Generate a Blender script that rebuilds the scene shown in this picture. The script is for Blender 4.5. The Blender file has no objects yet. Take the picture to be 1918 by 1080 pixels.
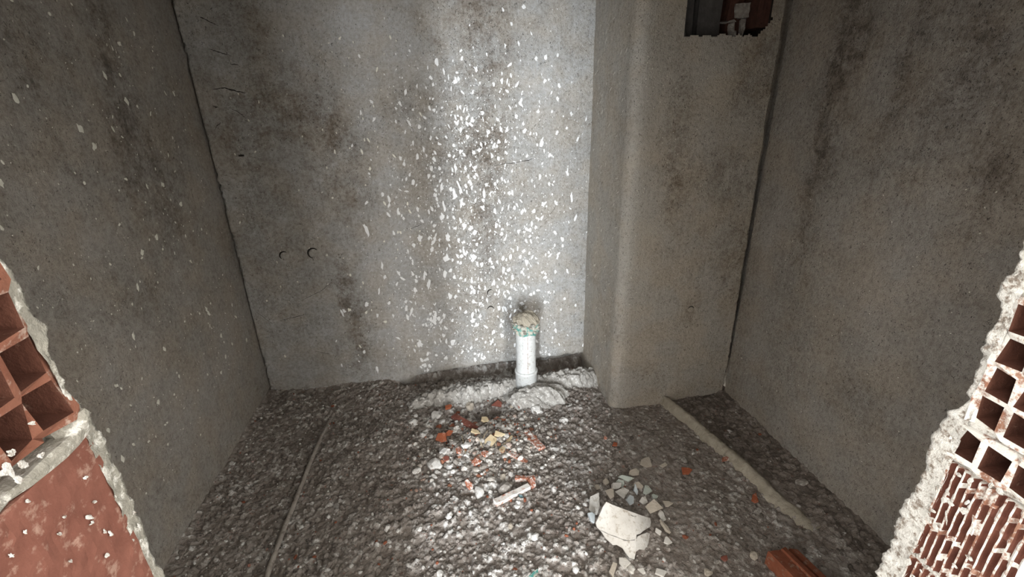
import bpy, bmesh, math, random
import numpy as np
from mathutils import Vector, Matrix

# ------------------------------------------------------------------ camera, light, exposure
W, H, F = 1918.0, 1080.0, 848.0
EYE = np.array([0.0, 0.0, 1.40])
_n = np.array([54.0, 2175.0, 848.0]); _n /= np.linalg.norm(_n)
_f = np.array([-149.0, -331.0, 848.0]); _f -= _f.dot(_n) * _n; _f /= np.linalg.norm(_f)
_r = np.cross(_n, _f)
R3 = np.array([_r, _f, -_n])                # camera frame (right, down, forward) -> room frame

scene = bpy.context.scene
COL = scene.collection
cam_d = bpy.data.cameras.new('camera'); cam = bpy.data.objects.new('camera', cam_d); COL.objects.link(cam)
cam_d.sensor_width = 36.0; cam_d.sensor_fit = 'HORIZONTAL'; cam_d.lens = 36.0 * F / W
cam_d.clip_start = 0.01
M = Matrix.Identity(4)
for i in range(3):
    M[i][0] = R3[i, 0]; M[i][1] = -R3[i, 1]; M[i][2] = -R3[i, 2]; M[i][3] = EYE[i]
cam.matrix_world = M
scene.camera = cam
scene.view_settings.view_transform = 'Standard'
scene.view_settings.look = 'None'
scene.view_settings.gamma = 1.0
scene.view_settings.use_curve_mapping = False
scene.view_settings.exposure = 0.72

world = bpy.data.worlds.new('overcast'); scene.world = world
world.use_nodes = True
world.node_tree.nodes['Background'].inputs[0].default_value = (1.0, 0.952, 0.875, 1)
world.node_tree.nodes['Background'].inputs[1].default_value = 2.8

def area(name, loc, target, sx, sz, power, colr):
    d = bpy.data.lights.new(name, 'AREA'); d.shape = 'RECTANGLE'; d.size = sx; d.size_y = sz
    d.energy = power; d.color = colr
    o = bpy.data.objects.new(name, d); COL.objects.link(o)
    o.location = loc
    o.rotation_euler = (Vector(target) - Vector(loc)).to_track_quat('-Z', 'Y').to_euler()
    return o
area('hall_window_light', (-0.93, -2.4, 0.90), (0.25, 2.2, 0.9), 0.22, 1.6, 116, (0.90, 0.955, 1.0))
area('hall_doorway_light', (0.75, -2.2, 0.75), (0.1, 2.2, 0.8), 0.26, 1.2, 38, (1.0, 0.98, 0.95))

# ------------------------------------------------------------------ helpers
RNG = random.Random(7)
def ray(px, py):
    return R3 @ np.array([px - W / 2, py - H / 2, F])
def hit(px, py, axis, val):                 # where the sight line meets a plane axis = val
    d = ray(px, py); t = (val - EYE[axis]) / d[axis]
    return EYE + t * d
def scale_at(px, py, axis=2, val=0.0):      # metres per pixel there
    d = ray(px, py); t = (val - EYE[axis]) / d[axis]
    return t

def hash2(ix, iy, seed):
    h = (ix.astype(np.int64) * 374761393 + iy.astype(np.int64) * 668265263 + seed * 982451653) & 0x7fffffff
    h = ((h ^ (h >> 13)) * 1274126177) & 0x7fffffff
    h = (h ^ (h >> 16)) & 0xffffff
    return h / float(0xffffff)
def vnoise(x, y, seed=0):
    x = np.asarray(x, float); y = np.asarray(y, float)
    ix = np.floor(x); iy = np.floor(y); fx = x - ix; fy = y - iy
    fx = fx * fx * (3 - 2 * fx); fy = fy * fy * (3 - 2 * fy)
    a = hash2(ix, iy, seed); b = hash2(ix + 1, iy, seed); c = hash2(ix, iy + 1, seed); d = hash2(ix + 1, iy + 1, seed)
    return (a * (1 - fx) + b * fx) * (1 - fy) + (c * (1 - fx) + d * fx) * fy
def fbm(x, y, seed=0, octs=4, gain=0.5):
    s = 0; a = 1; n = 0
    for k in range(octs):
        s = s + a * vnoise(np.asarray(x) * 2 ** k, np.asarray(y) * 2 ** k, seed + k * 17); n += a; a *= gain
    return s / n
def worley(x, y, seed=0):
    x = np.asarray(x, float); y = np.asarray(y, float)
    ix = np.floor(x); iy = np.floor(y); best = np.full(x.shape, 9.0); idv = np.zeros(x.shape)
    for dx in (-1, 0, 1):
        for dy in (-1, 0, 1):
            cx = ix + dx; cy = iy + dy
            px = cx + hash2(cx, cy, seed); py = cy + hash2(cx, cy, seed + 5)
            d = (px - x) ** 2 + (py - y) ** 2
            m = d < best
            best = np.where(m, d, best); idv = np.where(m, hash2(cx, cy, seed + 9), idv)
    return np.sqrt(best), idv

def mesh_np(name, verts, quads, mat, smooth=True, attrs=None, mask=None):
    me = bpy.data.meshes.new(name)
    verts = np.ascontiguousarray(verts, dtype=np.float32); quads = np.ascontiguousarray(quads, dtype=np.int32)
    nf, k = quads.shape
    me.vertices.add(len(verts)); me.vertices.foreach_set('co', verts.ravel())
    me.loops.add(nf * k); me.loops.foreach_set('vertex_index', quads.ravel())
    me.polygons.add(nf); me.polygons.foreach_set('loop_start', np.arange(0, nf * k, k, dtype=np.int32))
    me.polygons.foreach_set('loop_total', np.full(nf, k, dtype=np.int32))
    me.polygons.foreach_set('use_smooth', np.full(nf, smooth))
    for an, av in (attrs or {}).items():
        at = me.attributes.new(an, 'FLOAT', 'POINT'); at.data.foreach_set('value', np.ascontiguousarray(av, dtype=np.float32).ravel())
    me.update(calc_edges=True); me.validate()
    if mat: me.materials.append(mat)
    return me
def link(name, me, parent=None):
    o = bpy.data.objects.new(name, me); COL.objects.link(o)
    if parent is not None: o.parent = parent
    return o
def grid_quads(nu, nv):
    i = np.arange(nu - 1)[:, None] * nv + np.arange(nv - 1)[None, :]
    return np.stack([i, i + nv, i + nv + 1, i + 1], -1).reshape(-1, 4)
def tag(o, label=None, cat=None, group=None, kind=None):
    if label: o['label'] = label
    if cat: o['category'] = cat
    if group: o['group'] = group
    if kind: o['kind'] = kind
    return o
def bm_obj(name, bm, mat, parent=None, smooth=False):
    me = bpy.data.meshes.new(name); bmesh.ops.recalc_face_normals(bm, faces=bm.faces[:]); bm.to_mesh(me); bm.free()
    if mat: me.materials.append(mat)
    if smooth:
        me.polygons.foreach_set('use_smooth', [True] * len(me.polygons))
    return link(name, me, parent)

# ------------------------------------------------------------------ materials
class N:
    def __init__(s, name, rough=0.95):
        s.m = bpy.data.materials.new(name); s.m.use_nodes = True; s.t = s.m.node_tree
        s.b = s.t.nodes['Principled BSDF']; s.b.inputs['Roughness'].default_value = rough
        s.b.inputs['Specular IOR Level'].default_value = 0.25
        s.co = s.t.nodes.new('ShaderNodeTexCoord').outputs['Object']
    def n(s, typ, **kw):
        q = s.t.nodes.new(typ)
        for k, v in kw.items(): setattr(q, k, v)
        return q
    def lk(s, a, b): s.t.links.new(a, b)
    def mapping(s, sc):
        q = s.n('ShaderNodeMapping'); q.inputs['Scale'].default_value = sc; s.lk(s.co, q.inputs['Vector']); return q.outputs[0]
    def noise(s, scale, detail=6, rough=0.6, vec=None, dist=0.0):
        q = s.n('ShaderNodeTexNoise'); q.inputs['Scale'].default_value = scale; q.inputs['Detail'].default_value = detail
        q.inputs['Roughness'].default_value = rough; q.inputs['Distortion'].default_value = dist
        s.lk(vec or s.co, q.inputs['Vector']); return q.outputs['Fac']
    def voro(s, scale, vec=None, feature='F1'):
        q = s.n('ShaderNodeTexVoronoi'); q.inputs['Scale'].default_value = scale; q.feature = feature
        s.lk(vec or s.co, q.inputs['Vector']); return q.outputs['Distance']
    def attr(s, name):
        q = s.n('ShaderNodeAttribute'); q.attribute_name = name; return q.outputs['Fac']
    def math(s, op, a, b=None, c=None, clamp=False):
        q = s.n('ShaderNodeMath'); q.operation = op; q.use_clamp = clamp
        for k, v in enumerate((a, b, c)):
            if v is None: continue
            if isinstance(v, (int, float)): q.inputs[k].default_value = v
            else: s.lk(v, q.inputs[k])
        return q.outputs[0]
    def ramp(s, fac, stops):
        q = s.n('ShaderNodeValToRGB'); e = q.color_ramp.elements
        while len(e) < len(stops): e.new(0.5)
        for k, (p, c) in enumerate(stops):
            e[k].position = p; e[k].color = (*c, 1)
        s.lk(fac, q.inputs[0]); return q.outputs[0]
    def step(s, fac, lo, hi):
        q = s.n('ShaderNodeMapRange'); q.inputs[1].default_value = lo; q.inputs[2].default_value = hi
        s.lk(fac, q.inputs[0]); return q.outputs[0]
    def mix(s, fac, a, b, blend='MIX'):
        q = s.n('ShaderNodeMix'); q.data_type = 'RGBA'; q.blend_type = blend
        for sock, v in ((q.inputs[0], fac), (q.inputs[6], a), (q.inputs[7], b)):
            if isinstance(v, (int, float)): sock.default_value = v
            elif isinstance(v, tuple): sock.default_value = (*v, 1)
            else: s.lk(v, sock)
        return q.outputs[2]
    def color(s, c):
        if isinstance(c, tuple): s.b.inputs['Base Color'].default_value = (*c, 1)
        else: s.lk(c, s.b.inputs['Base Color'])
    def bump(s, h, strength=0.5, dist=0.004):
        q = s.n('ShaderNodeBump'); q.inputs['Strength'].default_value = strength; q.inputs['Distance'].default_value = dist
        s.lk(h, q.inputs['Height']); s.lk(q.outputs[0], s.b.inputs['Normal'])

def mat_plaster(name, base, stain_shade, pale, speck=1.0):
    s = N(name)
    a = s.attr('stain_shade')
    big = s.noise(3.2, 8, 0.68)
    fine = s.noise(70, 5, 0.75)
    streak = s.noise(1.0, 4, 0.6, s.mapping((95, 95, 3.0)))
    mid = s.noise(17, 7, 0.72)
    a2 = s.math('MULTIPLY', a, s.math('ADD', 0.15, s.math('MULTIPLY', s.step(mid, 0.34, 0.66), 1.05)))
    f = s.math('ADD', a2, s.math('MULTIPLY', s.math('SUBTRACT', big, 0.5), 0.9))
    f = s.math('ADD', f, s.math('MULTIPLY', s.math('SUBTRACT', mid, 0.5), 0.8))
    f = s.math('ADD', f, s.math('MULTIPLY', s.math('SUBTRACT', fine, 0.5), 1.7))
    f = s.math('ADD', f, s.math('MULTIPLY', s.math('SUBTRACT', streak, 0.5), 0.35))
    f = s.step(f, -0.45, 1.0)
    c = s.ramp(f, [(0.0, pale), (0.32, base), (0.75, stain_shade), (1.0, tuple(v * 0.62 for v in stain_shade))])
    hue = s.noise(7.0, 3, 0.5)
    c = s.mix(s.step(hue, 0.42, 0.62), c, s.mix(1.0, c, (1.035, 0.99, 0.935), 'MULTIPLY'))
    pit = s.noise(1.0, 3, 0.6, s.mapping((170, 170, 120)), 1.5)
    pm = s.step(s.math('ADD', pit, s.math('MULTIPLY', a, 0.05)), 0.625, 0.675)
    c = s.mix(s.math('MULTIPLY', pm, 0.75 * speck), c, (0.045, 0.04, 0.035))
    s.color(c)
    hgt = s.math('ADD', s.math('MULTIPLY', fine, 0.9), s.math('MULTIPLY', s.noise(24, 6, 0.65), 0.9))
    hgt = s.math('ADD', hgt, s.math('MULTIPLY', s.noise(260, 3, 0.6), 0.45))
    hgt = s.math('SUBTRACT', hgt, s.math('MULTIPLY', pm, 0.8))
    hgt = s.math('ADD', hgt, s.math('MULTIPLY', streak, 0.25))
    s.bump(hgt, 0.9, 0.008)
    return s.m
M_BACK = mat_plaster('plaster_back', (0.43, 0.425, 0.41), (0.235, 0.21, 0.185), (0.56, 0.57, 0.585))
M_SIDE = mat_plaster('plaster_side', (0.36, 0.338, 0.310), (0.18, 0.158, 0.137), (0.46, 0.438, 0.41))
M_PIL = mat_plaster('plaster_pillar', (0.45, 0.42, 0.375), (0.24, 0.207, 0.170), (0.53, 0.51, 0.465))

def mat_floor():
    s = N('gritty_floor')
    t = s.attr('tone')
    f = s.math('ADD', s.math('MULTIPLY', t, 0.75), s.math('MULTIPLY', s.noise(150, 4, 0.7), 0.55))
    f = s.math('ADD', f, s.math('MULTIPLY', s.math('SUBTRACT', s.noise(5, 5, 0.6), 0.5), 0.35))
    c = s.ramp(f, [(0.22, (0.18, 0.151, 0.131)), (0.50, (0.295, 0.255, 0.226)), (0.76, (0.40, 0.36, 0.33)), (1.0, (0.84, 0.83, 0.81))])
    rd = s.step(s.noise(38, 3, 0.6), 0.64, 0.72)
    c = s.mix(s.math('MULTIPLY', rd, 0.45), c, (0.30, 0.12, 0.075))
    s.color(c)
    s.bump(s.math('ADD', s.noise(300, 4, 0.7), s.math('MULTIPLY', s.noise(90, 3, 0.6), 1.2)), 0.9, 0.006)
    return s.m
M_FLOOR = mat_floor()
def mat_gravel():
    s = N('loose_gravel')
    c = s.ramp(s.attr('tone'), [(0.0, (0.15, 0.13, 0.115)), (0.5, (0.28, 0.245, 0.22)), (0.84, (0.42, 0.39, 0.36)), (0.92, (0.78, 0.77, 0.75)), (0.965, (0.80, 0.79, 0.77)), (0.975, (0.33, 0.12, 0.07))])
    s.color(s.mix(0.5, c, s.ramp(s.noise(220, 3, 0.7), [(0.3, (0.45, 0.45, 0.45)), (0.7, (1, 1, 1))]), 'MULTIPLY'))
    s.bump(s.noise(350, 3, 0.7), 0.7, 0.003)
    return s.m
M_GRAVEL = mat_gravel()
def mat_debris():
    s = N('heap_debris')
    c = s.ramp(s.attr('tone'), [(0.0, (0.20, 0.175, 0.155)), (0.35, (0.36, 0.33, 0.30)), (0.6, (0.60, 0.56, 0.51)), (0.78, (0.82, 0.81, 0.79)), (0.86, (0.80, 0.77, 0.72)), (0.90, (0.48, 0.24, 0.16)), (1.0, (0.36, 0.13, 0.075))])
    s.color(s.mix(0.5, c, s.ramp(s.noise(220, 3, 0.7), [(0.3, (0.5, 0.48, 0.46)), (0.7, (1, 1, 1))]), 'MULTIPLY'))
    s.bump(s.noise(350, 3, 0.7), 0.7, 0.003)
    return s.m
M_DEBRIS = mat_debris()
def mat_simple(name, c1, c2, scale=40, rough=0.9, dust=None, dust_amt=0.5, bump=0.5, dscale=60):
    s = N(name, rough)
    c = s.ramp(s.noise(scale, 5, 0.65), [(0.3, c1), (0.7, c2)])
    if dust:
        c = s.mix(s.step(s.noise(dscale, 5, 0.7), 1 - dust_amt - 0.05, 1 - dust_amt + 0.07), c, dust)
    s.color(c); s.bump(s.noise(scale * 4, 4, 0.7), bump, 0.004)
    return s.m
M_LUMP = mat_simple('white_plaster_lump', (0.55, 0.54, 0.52), (0.85, 0.84, 0.82), 30, dust=(0.32, 0.29, 0.26), dust_amt=0.42)
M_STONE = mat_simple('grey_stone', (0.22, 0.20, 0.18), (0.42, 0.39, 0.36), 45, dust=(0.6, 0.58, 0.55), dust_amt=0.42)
M_BEIGE = mat_simple('beige_plaster', (0.40, 0.35, 0.29), (0.56, 0.51, 0.44), 30, dust=(0.30, 0.26, 0.22), dust_amt=0.38)
M_SHARD = mat_simple('white_shard', (0.48, 0.46, 0.425), (0.62, 0.605, 0.575), 18, 0.7, dust=(0.36, 0.325, 0.28), dust_amt=0.42, bump=0.4)
M_BLUISH = mat_simple('bluish_shard', (0.42, 0.46, 0.48), (0.58, 0.63, 0.66), 18, 0.6, dust=(0.40, 0.37, 0.33), dust_amt=0.36, bump=0.2)
M_GREEN = mat_simple('pale_green_shard', (0.42, 0.46, 0.42), (0.56, 0.62, 0.57), 18, 0.6, dust=(0.36, 0.33, 0.28), dust_amt=0.4, bump=0.2)
M_RED = mat_simple('red_clay', (0.27, 0.072, 0.033), (0.40, 0.135, 0.07), 30, dust=(0.55, 0.50, 0.46), dust_amt=0.36)
M_REDDUST = mat_simple('dusty_red_clay', (0.33, 0.11, 0.06), (0.47, 0.20, 0.13), 30, dust=(0.74, 0.70, 0.67), dust_amt=0.47, dscale=75)
M_DARKRED = mat_simple('dark_red_clay', (0.16, 0.055, 0.04), (0.30, 0.11, 0.08), 30, dust=(0.55, 0.5, 0.46), dust_amt=0.36)
M_PINK = mat_simple('plastered_clay', (0.74, 0.70, 0.66), (0.85, 0.82, 0.79), 30, dust=(0.46, 0.19, 0.12), dust_amt=0.42, dscale=50)
M_WOOD = mat_simple('pale_wood', (0.58, 0.45, 0.27), (0.80, 0.68, 0.47), 25, 0.8, bump=0.2)
M_TEAL = mat_simple('teal_plastic', (0.05, 0.22, 0.20), (0.13, 0.38, 0.34), 25, 0.45, dust=(0.50, 0.47, 0.41), dust_amt=0.53, dscale=45)
M_BLUE = mat_simple('blue_plastic', (0.18, 0.36, 0.44), (0.30, 0.48, 0.55), 25, 0.5, dust=(0.6, 0.6, 0.6), dust_amt=0.42)
M_MORTAR = mat_simple('grey_mortar', (0.26, 0.245, 0.225), (0.50, 0.485, 0.46), 35, dust=(0.72, 0.71, 0.69), dust_amt=0.42, bump=0.9)
M_TANMORTAR = mat_simple('tan_mortar', (0.33, 0.295, 0.235), (0.47, 0.43, 0.36), 22, dust=(0.20, 0.175, 0.145), dust_amt=0.34, bump=0.8)
M_CONDUIT = mat_simple('dusty_conduit', (0.30, 0.265, 0.235), (0.42, 0.385, 0.35), 50, dust=(0.20, 0.17, 0.15), dust_amt=0.42, bump=0.8, dscale=40)
M_PVC = mat_simple('dusty_pvc', (0.58, 0.60, 0.60), (0.74, 0.76, 0.76), 14, 0.6, dust=(0.42, 0.40, 0.37), dust_amt=0.40, bump=0.3, dscale=70)
M_RUST = mat_simple('rust_line', (0.25, 0.11, 0.07), (0.42, 0.22, 0.16), 60)
M_PAINT = mat_simple('white_paint', (0.80, 0.81, 0.82), (0.92, 0.93, 0.94), 60, 0.6, bump=0.1)
M_OLDPAINT = mat_simple('yellowed_paint', (0.74, 0.73, 0.64), (0.90, 0.89, 0.82), 60, 0.6, bump=0.1)
M_CRACK = mat_simple('crack_dirt_niche_shade', (0.018, 0.016, 0.014), (0.035, 0.03, 0.026), 60)  # crack dirt; also paints the deep shade of the niche lining
M_BLOCK = mat_simple('slot_dirt', (0.09, 0.072, 0.058), (0.17, 0.14, 0.118), 40, bump=1.0)
M_BRICK = mat_simple('hollow_brick', (0.185, 0.072, 0.046), (0.29, 0.13, 0.088), 22, dust=(0.50, 0.40, 0.34), dust_amt=0.40, dscale=45)
M_BRICKFACE = mat_simple('brick_side_face', (0.165, 0.064, 0.046), (0.25, 0.105, 0.077), 16, 0.85, dust=(0.38, 0.24, 0.19), dust_amt=0.40, dscale=50, bump=0.3)
M_BRICKWHITE = mat_simple('plaster_smeared_brick', (0.26, 0.115, 0.075), (0.42, 0.24, 0.17), 30, dust=(0.86, 0.85, 0.82), dust_amt=0.55, dscale=55)
M_CELL = mat_simple('brick_core', (0.085, 0.032, 0.021), (0.15, 0.062, 0.042), 22, dust=(0.26, 0.16, 0.12), dust_amt=0.34)  # darker brick, shade inside the cores put into its colour
M_GROOVE = mat_simple('brick_groove', (0.10, 0.035, 0.024), (0.17, 0.066, 0.046), 30)
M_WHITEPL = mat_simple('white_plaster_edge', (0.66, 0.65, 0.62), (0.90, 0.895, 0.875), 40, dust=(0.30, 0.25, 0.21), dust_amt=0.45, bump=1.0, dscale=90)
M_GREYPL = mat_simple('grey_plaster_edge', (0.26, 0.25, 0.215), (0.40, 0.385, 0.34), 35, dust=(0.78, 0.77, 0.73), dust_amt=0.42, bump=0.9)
M_PLAIN = mat_simple('raw_concrete', (0.30, 0.29, 0.27), (0.40, 0.39, 0.37), 8)

# ------------------------------------------------------------------ room dimensions
XL, XR, YB, YP, XP, YF, ZC = -0.99, 1.382, 2.268, 1.799, 0.765, 0.43, 2.70

# wall stains, plus the pipe plug's cast shadow painted in: centre and half sizes read off the wall, in metres on it
def blobs(axis, val, lst):
    out = []
    for px, py, rx, ry, s in lst:
        c = hit(px, py, axis, val); a = hit(px + rx, py, axis, val); b = hit(px, py + ry, axis, val)
        k = 1 if axis == 0 else 0
        out.append((c[k], c[2], abs(a[k] - c[k]) + 1e-3, abs(b[2] - c[2]) + 1e-3, s))
    return out
def stain_shade_map(u, z, bl, seed):
    wu = u + (fbm(u * 5, z * 5, seed, 4) - 0.5) * 0.16; wz = z + (fbm(u * 5, z * 5, seed + 40, 4) - 0.5) * 0.22
    s = np.zeros_like(u)
    for cu, cz, ru, rz, k in bl:
        s += 0.85 * k * np.exp(-((wu - cu) / ru) ** 2 - ((wz - cz) / rz) ** 2)
    return s

B_BACK = blobs(1, YB, [(905, 40, 50, 90, .6), (880, 160, 60, 80, .4), (900, 270, 60, 70, .6), (835, 300, 70, 45, .35), (905, 420, 38, 110, .65), (890, 560, 40, 60, .25),
    (490, 90, 45, 110, .5), (560, 190, 80, 60, .35), (610, 260, 90, 50, .55), (640, 345, 55, 55, .5), (655, 550, 32, 65, .75), (670, 650, 26, 60, .5),
    (430, 200, 60, 250, .22), (500, 480, 80, 200, .18), (760, 170, 40, 30, .3), (800, 60, 20, 60, .35), (1040, 110, 40, 40, .15),
    (720, 300, 40, 120, -.25), (760, 560, 60, 130, -.3), (700, 60, 70, 110, -.35), (1000, 500, 60, 150, -.25), (1010, 160, 70, 120, -.3), (970, 590, 20, 22, .9)])  # last spot paints the shadow cast above the pipe plug
B_LEFT = blobs(0, XL, [(195, 80, 30, 170, .7), (260, 300, 55, 120, .45), (310, 400, 45, 90, .4), (130, 330, 40, 60, .3), (60, 120, 60, 130, .25), (260, 560, 60, 80, .25), (420, 640, 40, 100, -.2), (300, 800, 80, 120, -.15)])
B_RIGHT = blobs(0, XR, [(1590, 60, 28, 150, .8), (1535, 300, 20, 130, .6), (1500, 480, 15, 60, .4), (1680, 130, 20, 160, .5), (1800, 120, 110, 160, .6), (1700, 330, 90, 60, .25), (1880, 330, 60, 150, .4), (1440, 480, 14, 260, -.35), (1650, 560, 120, 90, -.15), (1620, 760, 60, 80, .2)])
B_PIL = blobs(1, YP, [(1255, 190, 18, 70, .5), (1265, 330, 20, 80, .45), (1400, 330, 50, 50, .3), (1385, 470, 50, 70, .55), (1330, 340, 60, 30, .3), (1420, 120, 40, 90, .5), (1295, 600, 16, 30, .4), (1230, 700, 40, 50, .15), (1330, 160, 50, 40, -.2), (1200, 400, 25, 300, -.25)])

def relief(u, z, seed):
    return (fbm(u * 3, z * 3, seed, 3) - 0.5) * 0.007 + (fbm(u * 28, z * 28, seed + 3, 3) - 0.5) * 0.0035

# --- back wall: plaster grid, chased slot along its foot, open crack in its left corner
def slot_top(x):
    pts = [hit(px, py, 1, YB) for px, py in ((770, 714), (800, 708), (850, 699), (900, 692), (960, 684), (1020, 677), (1088, 669), (1110, 667))]
    return np.interp(x, [p[0] for p in pts], [p[2] for p in pts], left=-0.05)
def back_y(x, z):
    y = YB - relief(x, z, 11)
    top = slot_top(x) + 0.030 + (fbm(x * 30, z * 4, 5, 3) - 0.5) * 0.022
    x0 = hit(775, 715, 1, YB)[0]
    deep = np.clip((top - z) / 0.012, 0, 1) * np.clip((x - x0) / 0.05, 0, 1)
    y = y + deep * (0.05 + 0.02 * fbm(x * 40, z * 40, 8, 2))
    y = y + np.where(x < XL + 0.0065 + 0.005 * vnoise(z * 60, z * 0, 3), 0.03, 0.0)
    return y
xs = np.concatenate([[XL - 0.004, XL + 0.002, XL + 0.0045, XL + 0.0075, XL + 0.0105], np.arange(XL + 0.018, XP + 0.03, 0.0085)])
zs = np.concatenate([np.arange(-0.08, 0.14, 0.005), np.arange(0.14, ZC + 0.01, 0.0105)])
gx, gz = np.meshgrid(xs, zs, indexing='ij')
st = stain_shade_map(gx, gz, B_BACK, 21)
st += 0.35 * np.clip((slot_top(gx) + 0.035 - gz) / 0.02, 0, 1)  # darker inside the recessed slot
v = np.stack([gx, back_y(gx, gz), gz], -1).reshape(-1, 3)
wall_back = link('wall_back', mesh_np('wall_back', v, grid_quads(len(xs), len(zs)), M_BACK, attrs={'stain_shade': st}))
tag(wall_back, 'stained grey plaster back wall spattered with white paint', kind='structure')

def side_wall(name, X, sgn, bl, seed, label, y0):
    ys = np.unique(np.concatenate([np.arange(y0, YB + 0.06, 0.011), np.arange(YP - 0.012, YP + 0.018, 0.003)])); zs = np.arange(-0.08, ZC + 0.02, 0.012)
    gy, gz = np.meshgrid(ys, zs, indexing='ij')
    gx = X + sgn * relief(gy, gz, seed)
    if sgn < 0:      # open joint behind the pillar edge
        gx = gx + 0.06 * np.clip((gy - YP - 0.001 - 0.006 * (fbm(gz * 30, gz * 0, 66, 3) - .5)) / 0.008, 0, 1)
    v = np.stack([gx, gy, gz], -1).reshape(-1, 3)
    o = link(name, mesh_np(name, v, grid_quads(len(ys), len(zs)), M_SIDE, attrs={'stain_shade': stain_shade_map(gy, gz, bl, seed)}))
    return tag(o, label, kind='structure')
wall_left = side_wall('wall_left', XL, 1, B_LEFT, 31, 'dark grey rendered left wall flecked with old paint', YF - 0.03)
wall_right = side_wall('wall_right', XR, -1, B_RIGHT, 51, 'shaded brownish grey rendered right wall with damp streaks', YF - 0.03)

# --- pillar: left cheek, rounded arris, front face with a niche broken out at the top
RA = 0.045
L1 = YB - YP - RA; L2 = RA * math.pi / 2; L3 = XR - XP - RA
na = hit(1281, 66, 1, YP); nb = hit(1432, 62, 1, YP)
NX0, NX1, NZ0 = na[0], nb[0], na[2]; NZ1 = NZ0 + 0.42
def uniq(a, g=0.003):
    a = np.sort(a); out = [a[0]]
    for t in a[1:]:
        if t - out[-1] > g: out.append(t)
    return np.array(out)
us = np.concatenate([np.arange(-0.05, L1, 0.010), L1 + np.linspace(0, L2, 9)[:-1], np.arange(L1 + L2, L1 + L2 + L3 - 0.03, 0.0085), L1 + L2 + L3 - np.array([0.030, 0.026, 0.022, 0.018, 0.014, 0.010, 0.006, 0.0, -0.10])])
zs = np.concatenate([np.arange(-0.08, NZ0 - 0.06, 0.0105), np.arange(NZ0 - 0.06, NZ0 + 0.05, 0.005), np.arange(NZ0 + 0.05, ZC + 0.01, 0.0105)])
zs = uniq(zs)
gu, gz = np.meshgrid(us, zs, indexing='ij')
rl = relief(gu, gz, 71)
ang = np.clip((gu - L1) / RA, 0, math.pi / 2)
px_ = np.where(gu < L1, XP, np.where(gu < L1 + L2, XP + RA - RA * np.cos(ang), XP + RA + gu - L1 - L2))
py_ = np.where(gu < L1, YB - gu, np.where(gu < L1 + L2, YP + RA - RA * np.sin(ang), YP))
nxx = np.where(gu < L1, -1.0, np.where(gu < L1 + L2, -np.cos(ang), 0.0)); nyy = np.where(gu < L1, 0.0, np.where(gu < L1 + L2, -np.sin(ang), -1.0))
vx = px_ + nxx * rl; vy = py_ + nyy * rl
gap = 0.010 + 0.016 * np.clip((gz - 0.3) / 1.6, 0, 1) + 0.008 * (fbm(gz * 25, gz * 0, 77, 3) - 0.5)
vy = vy + np.where(vx > XR - gap, 0.10, 0.0)
stp = stain_shade_map(vx, gz, B_PIL, 81)
v = np.stack([vx, vy, gz], -1).reshape(-1, 3)
q = grid_quads(len(us), len(zs))
cen = v[q].mean(1)
ex0 = NX0 + 0.008 * (vnoise(cen[:, 2] * 60, cen[:, 2] * 0, 4) - 0.5); ex1 = NX1 - 0.03 + 0.045 * np.clip((cen[:, 2] - NZ0) / 0.05, 0, 1) + 0.02 * (vnoise(cen[:, 2] * 40, cen[:, 2] * 0, 5) - 0.5)
ez0 = NZ0 + 0.010 * (vnoise(cen[:, 0] * 50, cen[:, 0] * 0, 6) - 0.5)
hole = (cen[:, 1] < YP + 0.02) & (cen[:, 0] > ex0) & (cen[:, 0] < ex1) & (cen[:, 2] > ez0) & (cen[:, 2] < NZ1)
pillar = link('pillar', mesh_np('pillar', v, q[~hole], M_PIL, attrs={'stain_shade': stp}))
tag(pillar, 'boxed-out rendered corner pillar with a rounded edge and a niche broken open near its top', kind='structure')

def add_box(bm, a, b, jit=0.0, seed=0):
    r = random.Random(seed); vs = []
    for x in (a[0], b[0]):
        for y in (a[1], b[1]):
            for z in (a[2], b[2]):
                vs.append(bm.verts.new((x + r.uniform(-jit, jit), y + r.uniform(-jit, jit), z + r.uniform(-jit, jit))))
    for f in ((0, 1, 3, 2), (4, 6, 7, 5), (0, 4, 5, 1), (2, 3, 7, 6), (0, 2, 6, 4), (1, 5, 7, 3)):
        bm.faces.new([vs[i] for i in f])
    return vs
def lumpy(bm, cuts, amp, seed, scale=60):
    bmesh.ops.triangulate(bm, faces=bm.faces[:])
    bmesh.ops.subdivide_edges(bm, edges=bm.edges[:], cuts=cuts, use_grid_fill=True)
    bmesh.ops.triangulate(bm, faces=bm.faces[:])
    bm.normal_update()
    co = np.array([v.co[:] for v in bm.verts])
    n = fbm(co[:, 0] * scale + co[:, 2] * scale * .7, co[:, 1] * scale - co[:, 2] * scale * .6, seed, 3) - 0.5
    for v, k in zip(bm.verts, n): v.co += v.normal * float(k) * amp * 2

M_SHADEBRICK = mat_simple('shade_darkened_brick', (0.05, 0.024, 0.019), (0.10, 0.045, 0.034), 30)  # unlit niche: its shade painted into the brick and mortar colours
M_SHADEMORTAR = mat_simple('shade_darkened_mortar', (0.060, 0.056, 0.056), (0.10, 0.094, 0.092), 30)
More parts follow.
